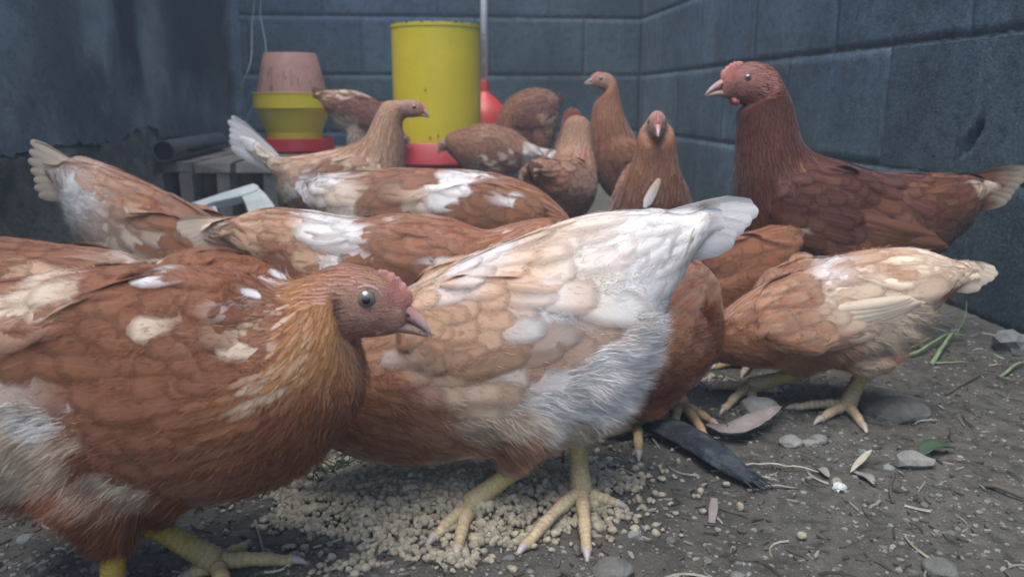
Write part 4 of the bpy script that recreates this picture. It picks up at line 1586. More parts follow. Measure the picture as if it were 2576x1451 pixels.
    if detail:
        for sd in (1, -1):
            nb = MB()
            ctr = [H(0.50 + 0.10 * t, sd * (0.113 - 0.028 * t), -0.105 - 0.045 * t) for t in np.linspace(0, 1, 5)]
            nb.tube(ctr, [0.005 * HL, 0.020 * HL, 0.026 * HL, 0.020 * HL, 0.005 * HL], 8, (0.10, 0.045, 0.045))
            nb.build('nostril', M['flesh'], beak, True)
        if detail == 2:
            # crumbs of feed stuck to the tip and the gape
            fb = MB()
            for i in range(34):
                t = rs.rand() ** 0.6
                c = H(0.50 + 0.42 * t + 0.015 * rs.normal(), rs.choice((-1, 1)) * (0.10 - 0.085 * t), -0.26 - 0.11 * t + 0.02 * rs.normal())
                s = HL * (0.007 + 0.009 * rs.rand())
                fb.add([c + s * np.array(v) for v in ((1, 0, 0), (-1, 0, 0), (0, 1, 0), (0, -1, 0), (0, 0, 1), (0, 0, -1))], [(0, 2, 4), (2, 1, 4), (1, 3, 4), (3, 0, 4), (2, 0, 5), (1, 2, 5), (3, 1, 5), (0, 3, 5)])
            o_ = fb.build('feed_crumbs', M['feed'], beak)
            o_['kind'] = 'stuff'
    if comb:
        ns_ = 26
        Vc, Fc, Cc_ = [], [], []
        for i in range(ns_ + 1):
            t = i / ns_
            xx = 0.56 - 0.50 * t
            zz = float(np.interp(xx, SKULL_X, SKULL_Z))
            tooth = 0.62 + 0.38 * abs(math.sin(t * math.pi * 5.5)) ** 0.8
            hgt = comb * math.sin(math.pi * min(1, 0.12 + 0.88 * t) ** 0.8) ** 0.7 * tooth + 0.01
            lean = 0.25 * hgt
            wv = 0.010 * math.sin(t * 17 + seed)
            for (yy, dz, dx) in ((0.055, -0.06, 0), (0.034, hgt * 0.45, lean * 0.5), (0.010, hgt, lean), (-0.010, hgt, lean), (-0.034, hgt * 0.45, lean * 0.5), (-0.055, -0.06, 0)):
                Vc.append(H(xx + dx * 0.7, yy + wv, zz + dz))
                f = max(0, dz) / max(comb, 1e-3)
                Cc_.append(np.asarray(comb_col) * (1 - 0.35 * f) + np.array((0.62, 0.36, 0.31)) * 0.35 * f)
        for i in range(ns_):
            for k in range(5):
                Fc.append((i * 6 + k, i * 6 + k + 1, i * 6 + 7 + k, i * 6 + 6 + k))
        Fc += [tuple(range(5, -1, -1)), tuple(ns_ * 6 + k for k in range(6))]
        link('comb', mesh_np('comb', np.array(Vc), Fc, np.array(Cc_)), M['flesh'], root)
    if wattle:
        for sd in (1, -1):
            wb = MB()
            ctr = [H(0.30 - 0.16 * t, sd * (0.10 + 0.03 * t), -0.42 - 0.16 * wattle * math.sin(t * math.pi * 0.8)) for t in np.linspace(0, 1, 9)]
            rw = [HL * 0.085 * math.sin(math.pi * (0.08 + 0.86 * t)) * (0.5 + wattle * 0.7) for t in np.linspace(0, 1, 9)]
            wb.tube(ctr, rw, 10, tuple(np.asarray(comb_col) * 0.9))
            wb.build('wattle', M['flesh'], root, True)
    for sd in (1, -1):
        re = eye_r * HL * 1.18
        surf = bvh.ray_cast(Vector(H(0, sd * 1.2, 0)), Vector(-hs * sd))
        yc = ((np.array(surf[0]) - eyec) @ hs) if surf[0] is not None else sd * 0.3 * HL
        ec = eyec + hs * (yc - sd * re * 0.62)
        axs = nrm(hs * sd + hf * 0.16 + hu * 0.04)
        ux = nrm(np.cross(axs, hu)); uy = np.cross(ux, axs)
        nr, nl = 18, 24
        Ve, Ce, Fe = [], [], []
        for i in range(nr + 1):
            ph = math.pi * i / nr * 0.62
            x01 = math.sin(ph) * 1.0
            if x01 < 0.36: cI = (0.006, 0.005, 0.005)
            elif x01 < 0.80: cI = np.asarray(iris) * (0.75 + 0.5 * (x01 - 0.4))
            elif x01 < 0.9: cI = (0.12, 0.10, 0.085)
            else: cI = (0.035, 0.03, 0.028)
            for k in range(nl):
                t = 2 * math.pi * k / nl
                Ve.append(ec + re * (axs * math.cos(ph) + (ux * math.cos(t) + uy * math.sin(t)) * math.sin(ph)))
                Ce.append(np.asarray(cI) * (1 + 0.12 * math.sin(t * 9 + i)))
        for i in range(nr):
            for k in range(nl):
                Fe.append((i * nl + k, i * nl + (k + 1) % nl, (i + 1) * nl + (k + 1) % nl, (i + 1) * nl + k))
        eo = link('eye', mesh_np('eye', np.array(Ve), Fe, np.array(Ce)), M['eye'], root)
        lb = MB()
        for (rl, thick, cl, back) in ((1.0, 0.17, (0.28, 0.235, 0.20), 0.28), (1.26, 0.19, tuple(np.asarray(skin) * 0.8 + 0.12), 0.20)):
            pts = []
            for k in range(25):
                t = 2 * math.pi * k / 24
                pts.append(ec + axs * re * (0.30 - back * 0.4) + (ux * math.cos(t) * 1.05 + uy * math.sin(t) * 0.92) * re * rl + hf * re * 0.06)
            lb.tube(pts, re * thick, 8, cl)
        lb.build('eyelid', M['skin'], eo, True)

    # ---- shanks, toes and claws
    for (hk, ft, toes, tdir) in shanks:
        g0 = gz(*(O[:2] + Fw[:2] * ft[0] + Lt[:2] * ft[1]))
        joint = np.array([ft[0], ft[1], g0 + leg_r * 1.35])
        lb = MB()
        n_ = 34 if detail == 2 else 16
        pts, rad, cls = [], [], []
        lc0, tc0 = np.asarray(leg_col), np.asarray(toe_col)
        top = hk - nrm(joint - hk) * 0.012
        for i in range(n_ + 1):
            t = i / n_
            pts.append(top * (1 - t) + joint * t)
            sc_ = 1 + (0.05 * math.sin(i * 2.4) if detail == 2 else 0)
            rad.append(leg_r * (1.12 - 0.18 * math.sin(math.pi * min(1, t * 1.1)) + 0.12 * t) * sc_)
            g_ = sstep(0.1, 1.0, np.array(t))
            cls.append((lc0 * (1 - g_) + tc0 * g_) * (0.92 + 0.08 * math.sin(i * 2.4)))
        lb.tube(pts, rad, 14, None, cls)
        if toes is None:
            a0 = 0.25 * rs.normal()
            tps = [np.array([ft[0] + 0.050 * math.cos(a0 + da) * f, ft[1] + 0.050 * math.sin(a0 + da) * f]) for da, f in ((0, 1.0), (0.75, 0.8), (-0.75, 0.8), (math.pi, 0.42))]
        else:
            tps = [gloc(*t) for t in toes]
        cl_tips = []
        for tp in tps:
            g1 = gz(*(O[:2] + Fw[:2] * tp[0] + Lt[:2] * tp[1]))
            end = np.array([tp[0], tp[1], g1 + leg_r * 0.42])
            ln = np.linalg.norm(end - joint)
            m_ = max(8, int(ln / 0.0016)) if detail == 2 else 9
            pts, rad, cls = [], [], []
            for i in range(m_ + 1):
                t = i / m_
                c = joint * (1 - t) + end * t
                c[2] += 0.0035 * math.sin(math.pi * min(1, t * 1.15)) * (ln / 0.05) - 0.004 * math.sin(math.pi * t) * (1 - t)
                knk = 0.12 * math.cos(2 * math.pi * t * 3) * (t > 0.2)
                sc_ = 1 + (0.06 * math.sin(i * 2.2) if detail == 2 else 0)
                rad.append(leg_r * (0.80 - 0.28 * t + knk * 0.6 * (1 - 0.5 * t)) * sc_)
                pts.append(c)
                cls.append(tc0 * (0.95 + 0.10 * math.sin(i * 2.2)) * (1 + 0.05 * rs.normal()))
            lb.tube(pts, rad, 12, None, cls)
            dr = nrm(pts[-1] - pts[-3])
            cl_tips.append((pts[-1], dr))
        leg = lb.build('leg', M['legskin'], root, True)
        for (p, dr) in cl_tips:
            cb_ = MB()
            pp, rd = [], []
            for i in range(6):
                t = i / 5
                pp.append(p - dr * 0.003 + dr * 0.0145 * t * (leg_r / 0.0078) + np.array([0, 0, 0.0016 * math.sin(math.pi * t) - 0.0030 * t]))
                rd.append(leg_r * 0.52 * (1 - t) ** 0.7 + 0.0004)
            cb_.tube(pp, rd, 8)
            cb_.build('claw', M['horn'], leg)
    return root

# ---------------------------------------------------------------- the flock, nearest first
hen('russet hen in the left foreground, in profile, its head before the white-tailed hen', (-0.13, 0.46), 0,
    [(-120, 745, -120, 900, .020), (-45, 715, -65, 1080, .036), (80, 692, 40, 1225, .050), (230, 672, 230, 1262, .058), (400, 668, 420, 1255, .062), (560, 684, 600, 1240, .060),
     (655, 712, 760, 1185, .052), (712, 712, 868, 1080, .043), (765, 697, 918, 985, .035), (815, 684, 905, 915, .028), (850, 678, 890, 870, .023)],
    (928, 741), (1088, 846), detail=2, seed=1, base=BR, hackle=GOLD * 0.95, head_col=BR * 1.12, lace=0.10, jit=0.05,
    wing=(690, 830, 60, 860, 150), wing_col=BR * 0.92,
    tail=(110, 805, -190, 800, 40, .050, 6), tail_col=CREAM * 1.02,
    legs=[(-1, (300, 1120), (285, 1395), (290, 1600, -0.034), None), (1, (330, 1120), (395, 1330), (545, 1428), [(735, 1416), (612, 1372), (590, 1560), (465, 1442)])],
    patches=[(60, 780, 130, 60, 0, CREAM, .7), (100, 1090, 160, 120, 20, CREAM * 0.98, .75), (20, 1180, 120, 80, 0, CREAM * .9, .6), (300, 1230, 120, 60, 20, CREAM * .95, .55), (140, 1020, 90, 60, 30, WH * .9, .6),
             (385, 796, 42, 13, 18, CREAM, .55), (440, 812, 34, 10, 20, WH * .9, .5), (475, 834, 34, 10, 20, CREAM, .5), (250, 735, 36, 20, -20, CREAM, .55), (335, 684, 50, 12, 0, WH * .9, .6), (230, 690, 60, 18, -15, WH * .95, .6),
             (640, 840, 110, 60, -25, CREAM, .30), (690, 930, 110, 80, -35, CREAM * .95, .30), (600, 770, 60, 24, -10, WH * .9, .35), (800, 800, 120, 70, 20, LB * 1.2, .3), (880, 880, 50, 55, 20, SKIN * .95, .5, 1),
             (760, 1090, 150, 110, -35, RB * 1.5, .55, 1), (860, 1010, 70, 90, -10, LB, .35), (300, 1360, 110, 60, 0, BR * .8, .8, 1), (120, 890, 120, 110, 0, BR * .72, .6, 1)],
    fluff=[(120, 1130, 200, 130, 25, 9000, .022), (20, 1200, 150, 100, 0, 4000, .026), (330, 1260, 150, 70, 10, 5000, .020), (300, 1330, 110, 60, 0, 2500, .014), (750, 1110, 200, 130, -35, 3500, .011)],
    neck_t=0.50, flight=0, fsize=0.92, fuzz=15000, leg_col=(0.46, 0.33, 0.035), comb=0.085, wattle=0.15, eye_r=0.120, iris=(0.20, 0.18, 0.14))

hen('white-tailed buff hen in the middle, tail raised to the right and legs over the feed', (0.06, 0.575), 180,
    [(1740, 545, 1730, 655, .016), (1650, 532, 1668, 760, .032), (1550, 535, 1620, 905, .046), (1440, 552, 1530, 1050, .055), (1320, 592, 1390, 1118, .059), (1200, 640, 1200, 1138, .060),
     (1090, 692, 1050, 1158, .056), (985, 745, 930, 1150, .047), (890, 805, 840, 1120, .036), (815, 865, 770, 1080, .027), (760, 915, 720, 1040, .022)],
    (690, 985), (630, 1090), detail=2, seed=2, base=BUFF * .5 + CREAM * .5, hackle=BR * 1.05, lace=0.14, pale=CREAM, jit=0.05, fsize=1.12, softmix=True,
    wing=(1000, 830, 1555, 790, 128), wing_col=BUFF * .98,
    tail=(1590, 603, 1926, 548, 7, .052, 6), tail_col=WH,
    legs=[(-1, (1400, 950), (1452, 1110), (1462, 1268), [(1318, 1378), (1476, 1392), (1555, 1280), (1400, 1236)]), (1, (1330, 970), (1283, 1190), (1182, 1285), [(1090, 1358), (1022, 1278), (1150, 1390), (1290, 1268)])],
    patches=[(1000, 1080, 190, 120, 0, BR * .95, .96, 1), (950, 900, 90, 130, 10, BR * 1.05, .85, 1), (1180, 1090, 130, 50, 0, LB, .7, 1),
             (1560, 640, 170, 120, -20, WH * .97, .72), (1690, 590, 120, 80, -10, WH, .97), (1440, 700, 100, 55, 0, CREAM * 1.05, .5), (1430, 590, 100, 40, -10, CREAM * 1.02, .6),
             (1370, 790, 95, 65, 10, WH * .97, .85), (1200, 680, 80, 28, -28, WH * .98, .75), (1120, 740, 60, 25, -20, WH * .95, .55), (1080, 830, 80, 60, 0, LB * 1.15, .45), (1250, 760, 70, 50, 0, BUFF * .95, .5),
             (1010, 900, 70, 20, 0, WH * .85, .5), (1290, 945, 50, 18, 5, WH, .95), (1400, 940, 130, 40, -8, LB * .95, .8), (1150, 900, 120, 60, 0, LB * 1.1, .5), (1300, 880, 110, 50, 0, BUFF * .9, .5),
             (1650, 740, 110, 110, 0, WH * .98, 1.0, 1), (1560, 930, 120, 130, 0, WH * 1.1, 1.0), (1420, 1030, 160, 90, -20, WH * 1.08, 1.0, 1), (1250, 1060, 120, 60, 0, CREAM * .9, .8, 1), (1480, 830, 80, 40, 0, BUFF * .85, .5), (1280, 1140, 90, 60, 0, LB * .9, .9, 1), (1440, 1110, 70, 50, 0, CREAM * .85, .9, 1)],
    fluff=[(1540, 930, 130, 150, 20, 16000, .025), (1400, 1050, 180, 90, -15, 13000, .020), (1230, 1085, 130, 60, 0, 4000, .016), (1000, 1060, 180, 110, 0, 3500, .011), (1440, 1100, 60, 40, 0, 2500, .014)],
    fuzz=7000, leg_col=(0.40, 0.33, 0.115), toe_col=(0.46, 0.37, 0.23), wattle=0.15)

hen('speckled buff and brown hen stooping at right, pale tail pointing at the wall', (0.30, 0.765), 165,
    [(2392, 655, 2392, 735, .016), (2315, 628, 2325, 800, .034), (2225, 626, 2260, 878, .048), (2120, 642, 2150, 912, .055), (2010, 674, 2020, 922, .056), (1912, 722, 1900, 918, .049),
     (1842, 768, 1805, 905, .038), (1790, 808, 1745, 892, .028), (1745, 838, 1700, 892, .022)],
    (1668, 868), (1628, 925), detail=2, seed=3, base=LB * 1.02, hackle=BR * 1.2, lace=0.35, pale=CREAM, jit=0.2,
    wing=(1900, 800, 2285, 745, 95), wing_col=LB * .95,
    tail=(2320, 682, 2520, 703, 9, .036, 6), tail_col=CREAM * 1.08,
    legs=[(-1, (2060, 860), (1985, 945), (1885, 992), [(1790, 975), (1822, 1030), (1900, 1040), (1950, 985)]), (1, (2170, 850), (2180, 915), (2130, 1035), [(1998, 1025), (2062, 1060), (2172, 1072), (2110, 1012)])],
    patches=[(1880, 860, 130, 90, -30, BR * 1.1, .9, 1), (2000, 730, 150, 60, -12, BR * 1.05, .45), (2150, 660, 110, 40, 0, CREAM, .5), (2250, 650, 90, 40, 10, BUFF * 1.0, .6), (2380, 690, 110, 60, 5, CREAM * 1.05, .95),
             (2100, 690, 50, 35, 0, WH, .7), (2190, 735, 110, 40, 5, CREAM * 1.08, .95), (2120, 770, 60, 50, 0, CREAM * .98, .6), (2200, 840, 120, 60, -10, CREAM, 1.0, 1), (2290, 780, 70, 60, 0, CREAM * .95, .9, 1), (2060, 870, 110, 60, 0, LB * 1.1, .7, 1), (1890, 790, 60, 60, 0, LB * 1.2, .5),
             (2030, 935, 60, 40, 0, LB * .95, .9, 1), (2180, 905, 50, 40, 0, CREAM * .8, .8, 1)],
    fluff=[(2210, 840, 140, 75, -10, 12000, .020), (2050, 880, 140, 55, 0, 4500, .014), (1890, 870, 120, 60, 0, 2500, .011), (2020, 930, 50, 30, 0, 1200, .010), (2180, 905, 40, 30, 0, 1200, .010)],
    flight=5, flight_col=CREAM * 1.1, fuzz=6500, leg_col=(0.42, 0.34, 0.07), toe_col=(0.43, 0.33, 0.21), leg_r=0.0072)

hen('rusty hen squeezed between the white-tailed hen and the stooping speckled hen', (0.155, 0.725), 192,
    [(1715, 640, 1790, 690, .020), (1665, 655, 1803, 790, .040), (1610, 700, 1795, 868, .050), (1560, 765, 1742, 945, .053), (1510, 835, 1672, 1002, .050), (1465, 890, 1600, 1035, .042),
     (1430, 940, 1530, 1040, .031), (1405, 970, 1475, 1040, .023)],
    (1400, 1030), (1370, 1085), detail=1, seed=4, base=BR * .95, hackle=BR, lace=0.25, pale=CREAM * .9, jit=0.18,
    wing=(1560, 850, 1770, 690, 80), wing_col=BR * .72,
    tail=(1700, 670, 1742, 652, 8, .016, 3), tail_col=BR * .9,
    legs=[(1, (1590, 960), (1592, 1020), (1602, 1085), [(1515, 1105), (1606, 1158), (1676, 1102), (1615, 1058)]), (-1, (1700, 900), (1690, 960), (1712, 1035), [(1795, 1072), (1785, 1122), (1690, 1085), (1680, 1020)])],
    patches=[(1760, 780, 50, 90, 10, RB * 1.5, .7), (1700, 850, 80, 80, 0, LB * 1.1, .3), (1620, 1000, 80, 60, -40, RB * 1.6, .6, 1), (1738, 668, 40, 22, 0, CREAM * .9, .3)],
    fluff=[(1740, 850, 80, 90, 0, 3500, .013), (1640, 980, 110, 60, -40, 3500, .012)], fuzz=4000, leg_col=(0.42, 0.31, 0.09), toe_col=(0.45, 0.32, 0.17), leg_r=0.0068)

hen('tall dark red hen standing by the block wall at right, head raised', (0.37, 1.0), 180,
    [(2440, 440, 2420, 580, .022), (2310, 436, 2300, 675, .042), (2200, 430, 2190, 735, .056), (2110, 402, 2080, 765, .063), (2048, 382, 1960, 735, .062), (2018, 356, 1885, 630, .054),
     (2006, 325, 1848, 505, .045), (2000, 290, 1850, 405, .037), (1990, 252, 1853, 325, .031), (1972, 215, 1862, 275, .027)],
    (1874, 197), (1772, 241), detail=2, seed=5, base=RB * .92, hackle=RB * .80, head_col=RB * 1.1, lace=0.07, pale=BR * .8, jit=0.12, fsize=1.1,
    wing=(1940, 500, 2338, 590, 108), wing_col=RB * .78,
    tail=(2330, 498, 2600, 460, 14, .048, 7), tail_col=BR * .62, tail_tip=CREAM * .6,
    patches=[(2050, 440, 80, 40, 20, BR * .6, .5), (1960, 600, 110, 70, 0, BR * .5, .6, 1), (2240, 560, 90, 60, 30, BR * .6, .4), (2330, 520, 110, 70, 0, BR * .58, .65), (2430, 480, 90, 60, 0, BR * .6, .6), (2520, 480, 55, 26, 0, CREAM * .8, .8),
             (2290, 590, 60, 14, 50, LB * .8, .8), (2000, 590, 40, 20, 0, CREAM * .6, .25), (2150, 640, 150, 50, 0, BR * .9, .8, 1), (1880, 450, 50, 120, 0, DK * 1.1, .7, 1), (1930, 330, 60, 60, 0, RB * .95, .6, 1)],
    fluff=[(1960, 620, 130, 70, 0, 5000, .014), (2150, 660, 170, 60, 0, 4000, .014)], neck_t=0.47, flight=5, flight_col=BR * .62, fuzz=6000, comb=0.11, wattle=0.75, eye_r=0.085,
    skin=(0.40, 0.185, 0.15), comb_col=(0.40, 0.125, 0.105), leg_r=0.0085)

hen('orange-brown hen mostly hidden below the breast of the tall red hen', (0.255, 0.925), 196,
    [(1990, 560, 1995, 610, .018), (1935, 572, 1945, 720, .036), (1870, 592, 1885, 790, .048), (1800, 625, 1815, 825, .050), (1740, 672, 1750, 835, .042), (1700, 720, 1705, 830, .030), (1675, 755, 1675, 820, .023)],
    (1652, 800), (1625, 850), detail=1, seed=6, base=BR * .95, lace=0.2, wing=(1760, 690, 1960, 620, 55), tail=(1960, 590, 2040, 560, 14, .03, 4),
    fluff=[(1840, 690, 80, 90, 0, 5000, .014)], fuzz=2500)

hen('pale brown hen walking right behind the russet one, white tail tip at left', (-0.15, 0.86), 0,
    [(590, 550, 590, 625, .018), (680, 524, 680, 700, .036), (780, 532, 790, 800, .050), (900, 548, 920, 848, .058), (1020, 537, 1045, 858, .058), (1130, 548, 1165, 838, .054), (1215, 578, 1255, 780, .042),
     (1275, 566, 1315, 705, .032), (1335, 552, 1365, 650, .026), (1385, 548, 1400, 620, .022)],
    (1432, 590), (1488, 625), detail=2, seed=7, base=BR * 1.12, hackle=BR * 1.2, lace=0.22, pale=CREAM * .9, fsize=1.15,
    wing=(1180, 670, 800, 610, 70), wing_col=BR * 1.08, tail=(650, 585, 434, 590, 9, .046, 6), tail_col=CREAM * 1.1,
    patches=[(640, 590, 110, 60, 0, BUFF * 1.05, .75), (740, 570, 80, 45, 0, LB * 1.15, .6), (790, 545, 60, 30, 20, WH * .95, .7), (850, 600, 80, 40, 10, WH, .93), (835, 655, 55, 30, 0, WH * .92, .9), (780, 640, 60, 50, 0, BUFF, .5), (1010, 545, 60, 12, 0, WH * .9, .4), (1130, 660, 30, 14, 0, WH, .6), (1240, 580, 40, 14, 20, CREAM, .5)],
    fuzz=4000)

hen('brown hen stooping at far left with a fanned pale tail near the plaster wall', (-0.38, 1.0), -4,
    [(185, 398, 165, 500, .018), (255, 412, 220, 610, .036), (340, 448, 305, 730, .050), (430, 492, 420, 800, .057), (520, 545, 540, 830, .057), (600, 605, 640, 830, .048), (655, 665, 700, 812, .036), (695, 712, 735, 800, .026)],
    (752, 785), (785, 845), detail=2, seed=8, base=BR * 1.1, lace=0.28, pale=CREAM, fsize=1.2,
    wing=(560, 680, 260, 560, 85), wing_col=BR * 1.05, tail=(245, 470, 50, 418, 40, .042, 7), tail_col=CREAM * 1.02,
    patches=[(180, 500, 90, 100, 0, WH * .95, .95), (230, 440, 90, 50, 30, BUFF, .8), (300, 470, 90, 50, 20, LB * 1.2, .6), (300, 590, 90, 60, 30, CREAM, .75), (220, 640, 70, 70, 0, CREAM * .9, .8), (400, 620, 60, 25, 0, CREAM * .95, .5)],
    fluff=[(180, 560, 70, 80, 0, 3500, .018)], fuzz=3000)

hen('russet hen at the left edge, back to back with the foreground hen', (-0.46, 0.655), 180,
    [(345, 662, 340, 705, .016), (240, 638, 245, 800, .034), (120, 615, 135, 900, .050), (0, 596, 0, 950, .057), (-120, 590, -125, 955, .056), (-215, 560, -240, 890, .046), (-265, 500, -310, 740, .034), (-285, 455, -335, 610, .025)],
    (-345, 455), (-425, 495), detail=1, seed=9, base=BR * 1.05, lace=0.2, wing=(-120, 730, 280, 700, 60), tail=(300, 685, 430, 690, 10, .03, 4), tail_col=CREAM,
    patches=[(170, 680, 120, 30, -8, CREAM, .7), (320, 680, 60, 22, 0, WH, .8), (60, 690, 90, 30, -10, BUFF, .6)], fuzz=2500)

hen('long brown hen with white wing patches, in the second row under the speckled hen', (-0.06, 1.10), 0,
    [(800, 445, 800, 520, .018), (870, 434, 862, 600, .036), (980, 423, 985, 690, .052), (1100, 425, 1120, 720, .060), (1230, 434, 1260, 720, .060), (1340, 466, 1365, 700, .052), (1405, 515, 1425, 670, .038), (1435, 555, 1450, 660, .028)],
    (1462, 640), (1482, 690), detail=2, seed=10, base=BR * 1.0, lace=0.2, pale=CREAM * .85, fsize=1.3,
    wing=(1370, 540, 1000, 515, 72), wing_col=BR * .95, tail=(860, 480, 736, 487, 14, .046, 6), tail_col=WH * .95,
    patches=[(810, 470, 70, 60, 0, WH * .95, .85), (860, 510, 90, 50, 0, CREAM, .7), (930, 450, 60, 30, 10, BUFF, .5), (950, 480, 50, 40, 0, BR * .75, .6), (1050, 500, 60, 20, -15, CREAM * .95, .8), (1140, 475, 55, 34, -20, WH, .97), (1215, 440, 40, 14, -10, WH, .85), (1292, 508, 20, 10, 0, WH, .98), (900, 530, 60, 30, 0, WH * .85, .5)],
    fuzz=2500)

hen('alert speckled hen with upright white tail, in profile before the tall feeder', (-0.30, 1.46), 0,
    [(690, 392, 700, 445, .018), (735, 392, 722, 510, .036), (800, 384, 795, 560, .052), (868, 367, 880, 590, .060), (915, 345, 960, 575, .056), (933, 315, 1005, 510, .046), (945, 287, 1018, 425, .036), (957, 266, 1018, 360, .029), (972, 254, 1012, 322, .025)],
    (1043, 269), (1082, 297), detail=1, seed=11, base=LB * .85, hackle=LB * .9, head_col=BR * 1.1, lace=0.5, pale=CREAM, jit=0.25, fsize=1.1,
    wing=(960, 450, 745, 465, 62), wing_col=BR * .9, tail=(715, 425, 552, 312, 18, .048, 6), tail_col=WH * .95,
    patches=[(680, 410, 70, 50, 30, CREAM, .8), (690, 470, 60, 60, 0, CREAM * .9, .85), (740, 430, 60, 40, 0, LB, .6), (880, 425, 110, 35, 0, CREAM, .28), (770, 465, 50, 26, -20, WH, .85), (800, 395, 80, 20, 0, BUFF, .5), (990, 420, 30, 60, 0, LB, .6, 1)],
    fluff=[(690, 470, 50, 50, 0, 2500, .018)], fuzz=2500, wattle=0.1, comb=0.06)

STD = [(-122, 205, -118, 178, .018), (-96, 210, -100, 142, .036), (-60, 208, -70, 100, .050), (-10, 203, -10, 76, .058), (40, 206, 46, 74, .060), (74, 216, 96, 96, .053), (88, 236, 118, 136, .043), (95, 260, 128, 180, .033), (100, 284, 130, 220, .027), (104, 302, 130, 252, .023)]

facing = hen('pale-faced hen facing the camera, a white feather on its breast', (0.218, 1.27), 263,
    [(r[0] * 1.0, r[1] * 0.93, r[2], r[3] * 0.95, r[4] * 1.06) for r in STD], (128, 272), (164, 253), 'mm', 1.0, detail=1, seed=12, base=BR * .95, hackle=BR * 1.1, head_col=LB * .9, lace=0.3, pale=CREAM * .9,
    wing=(60, 165, -110, 165, 42), tail=(-95, 185, -185, 215, 16, .036, 5), tail_col=CREAM, patches=[(-60, 190, 40, 20, 0, CREAM, .5)], fuzz=3000, wattle=0.2, comb=0.06)

long_feather('breast_feather', facing, np.array([0.1310, 0.006, 0.194]), (0.02, -0.42, -0.9), (1.0, -0.1, 0.0), 0.046, 0.0068, 0.03, CREAM, WH * .9, 5, tipw=0.45)
hen('brown hen seen from behind, neck feathers streaked, beside the tall upright hen', (0.085, 1.50), 68,
    [(r[0], r[1] * 0.98, r[2], r[3], r[4]) for r in STD[:-2]] + [(100, 270, 134, 212, .030), (112, 280, 140, 240, .027)], (150, 258), (182, 232), 'mm', 0.98, detail=1, seed=13, base=BR * 1.08, hackle=LB * .85, lace=0.4, pale=CREAM * .9,
    wing=(60, 165, -105, 160, 42), tail=(-95, 185, -165, 190, 16, .036, 5), tail_col=BR, fuzz=2500)

hen('brown hen standing tall in the far right corner, looking left', (0.225, 1.93), 180,
    [(1700, 468, 1690, 520, .018), (1655, 425, 1650, 525, .036), (1612, 365, 1592, 515, .050), (1584, 318, 1535, 495, .056), (1569, 286, 1497, 438, .052), (1562, 258, 1486, 352, .042), (1557, 232, 1488, 292, .032), (1552, 212, 1498, 256, .027)],
    (1511, 198), (1469, 212), detail=1, seed=14, base=BR * .9, hackle=BR * 1.05, head_col=BR * 1.1, lace=0.3, pale=LB * 1.1, wing=(1545, 360, 1660, 480, 45), wing_col=BR * .95, tail=(1665, 470, 1720, 440, 14, .036, 4), fuzz=1500, fsize=1.1, comb=0.05, wattle=0.1)

hen('brown hen feeding at the red pan of the tall feeder, white tail tip', (-0.04, 2.12), 168,
    [(1335, 362, 1342, 402, .018), (1295, 330, 1315, 425, .038), (1242, 312, 1270, 445, .054), (1200, 312, 1220, 455, .058), (1165, 322, 1180, 440, .050), (1140, 330, 1150, 405, .036), (1124, 340, 1130, 385, .026)],
    (1117, 362), (1100, 388), detail=1, seed=15, base=BR * .78, lace=0.3, pale=CREAM * .8, wing=(1190, 370, 1310, 400, 42), wing_col=BR * .78, tail=(1320, 378, 1390, 398, 20, .034, 5), tail_col=WH * .95,
    patches=[(1350, 392, 50, 26, 20, WH, .9), (1275, 390, 40, 12, 55, CREAM, .6), (1220, 415, 40, 20, 0, CREAM, .6), (1330, 370, 40, 20, 0, CREAM * .9, .5)], fuzz=1200)

hen('dark brown hen stooping beside the red drinker by the far wall', (0.06, 2.36), 172,
    [(1402, 258, 1404, 290, .018), (1392, 232, 1402, 330, .040), (1345, 221, 1380, 380, .056), (1295, 236, 1330, 408, .060), (1262, 270, 1285, 405, .050), (1246, 312, 1258, 392, .034), (1234, 345, 1240, 390, .026)],
    (1226, 380), (1206, 408), detail=1, seed=16, base=BR * .72, lace=0.2, pale=LB, wing=(1290, 300, 1400, 270, 40), wing_col=DK * 1.5, tail=(1390, 265, 1416, 232, 20, .034, 4), tail_col=DK * 1.3,
    patches=[(1390, 255, 26, 30, 0, DK * 1.3, .6), (1385, 250, 20, 12, 0, CREAM, .35), (1380, 320, 40, 40, 0, BUFF * .7, .5)], fuzz=1200)

hen('brown hen with white flecks feeding between the two feeders', (-0.43, 2.22), 8,
    [(805, 232, 812, 262, .018), (850, 225, 842, 312, .038), (900, 231, 892, 352, .054), (950, 253, 940, 375, .056), (985, 282, 972, 382, .048), (1005, 308, 994, 378, .034), (1014, 328, 1006, 372, .026)],
    (1020, 348), (1030, 372), detail=1, seed=17, base=BR * .72, lace=0.2, pale=LB, wing=(985, 300, 832, 262, 38), wing_col=DK * 1.7, tail=(825, 245, 778, 228, 18, .030, 4), tail_col=BR * .8,
    patches=[(850, 245, 40, 20, 0, CREAM, .35), (900, 240, 70, 20, 10, CREAM, .3), (830, 250, 30, 30, 0, BUFF, .4), (860, 330, 60, 40, 20, CREAM * .7, .8, 1)], fuzz=1200)

hen('reddish hen half hidden behind the streaked neck, white rump', (0.125, 1.85), 80,
    [(r[0], r[1] * 1.0, r[2], r[3], r[4]) for r in STD], (140, 285), (174, 268), 'mm', 0.95, detail=1, seed=18, base=BR * .85, hackle=RB * 2.0, lace=0.25,
    wing=(60, 165, -105, 165, 42), tail=(-95, 190, -160, 215, 16, .036, 5), tail_col=WH, patches=[(-95, 190, 40, 45, 0, WH, .9)], fuzz=800)

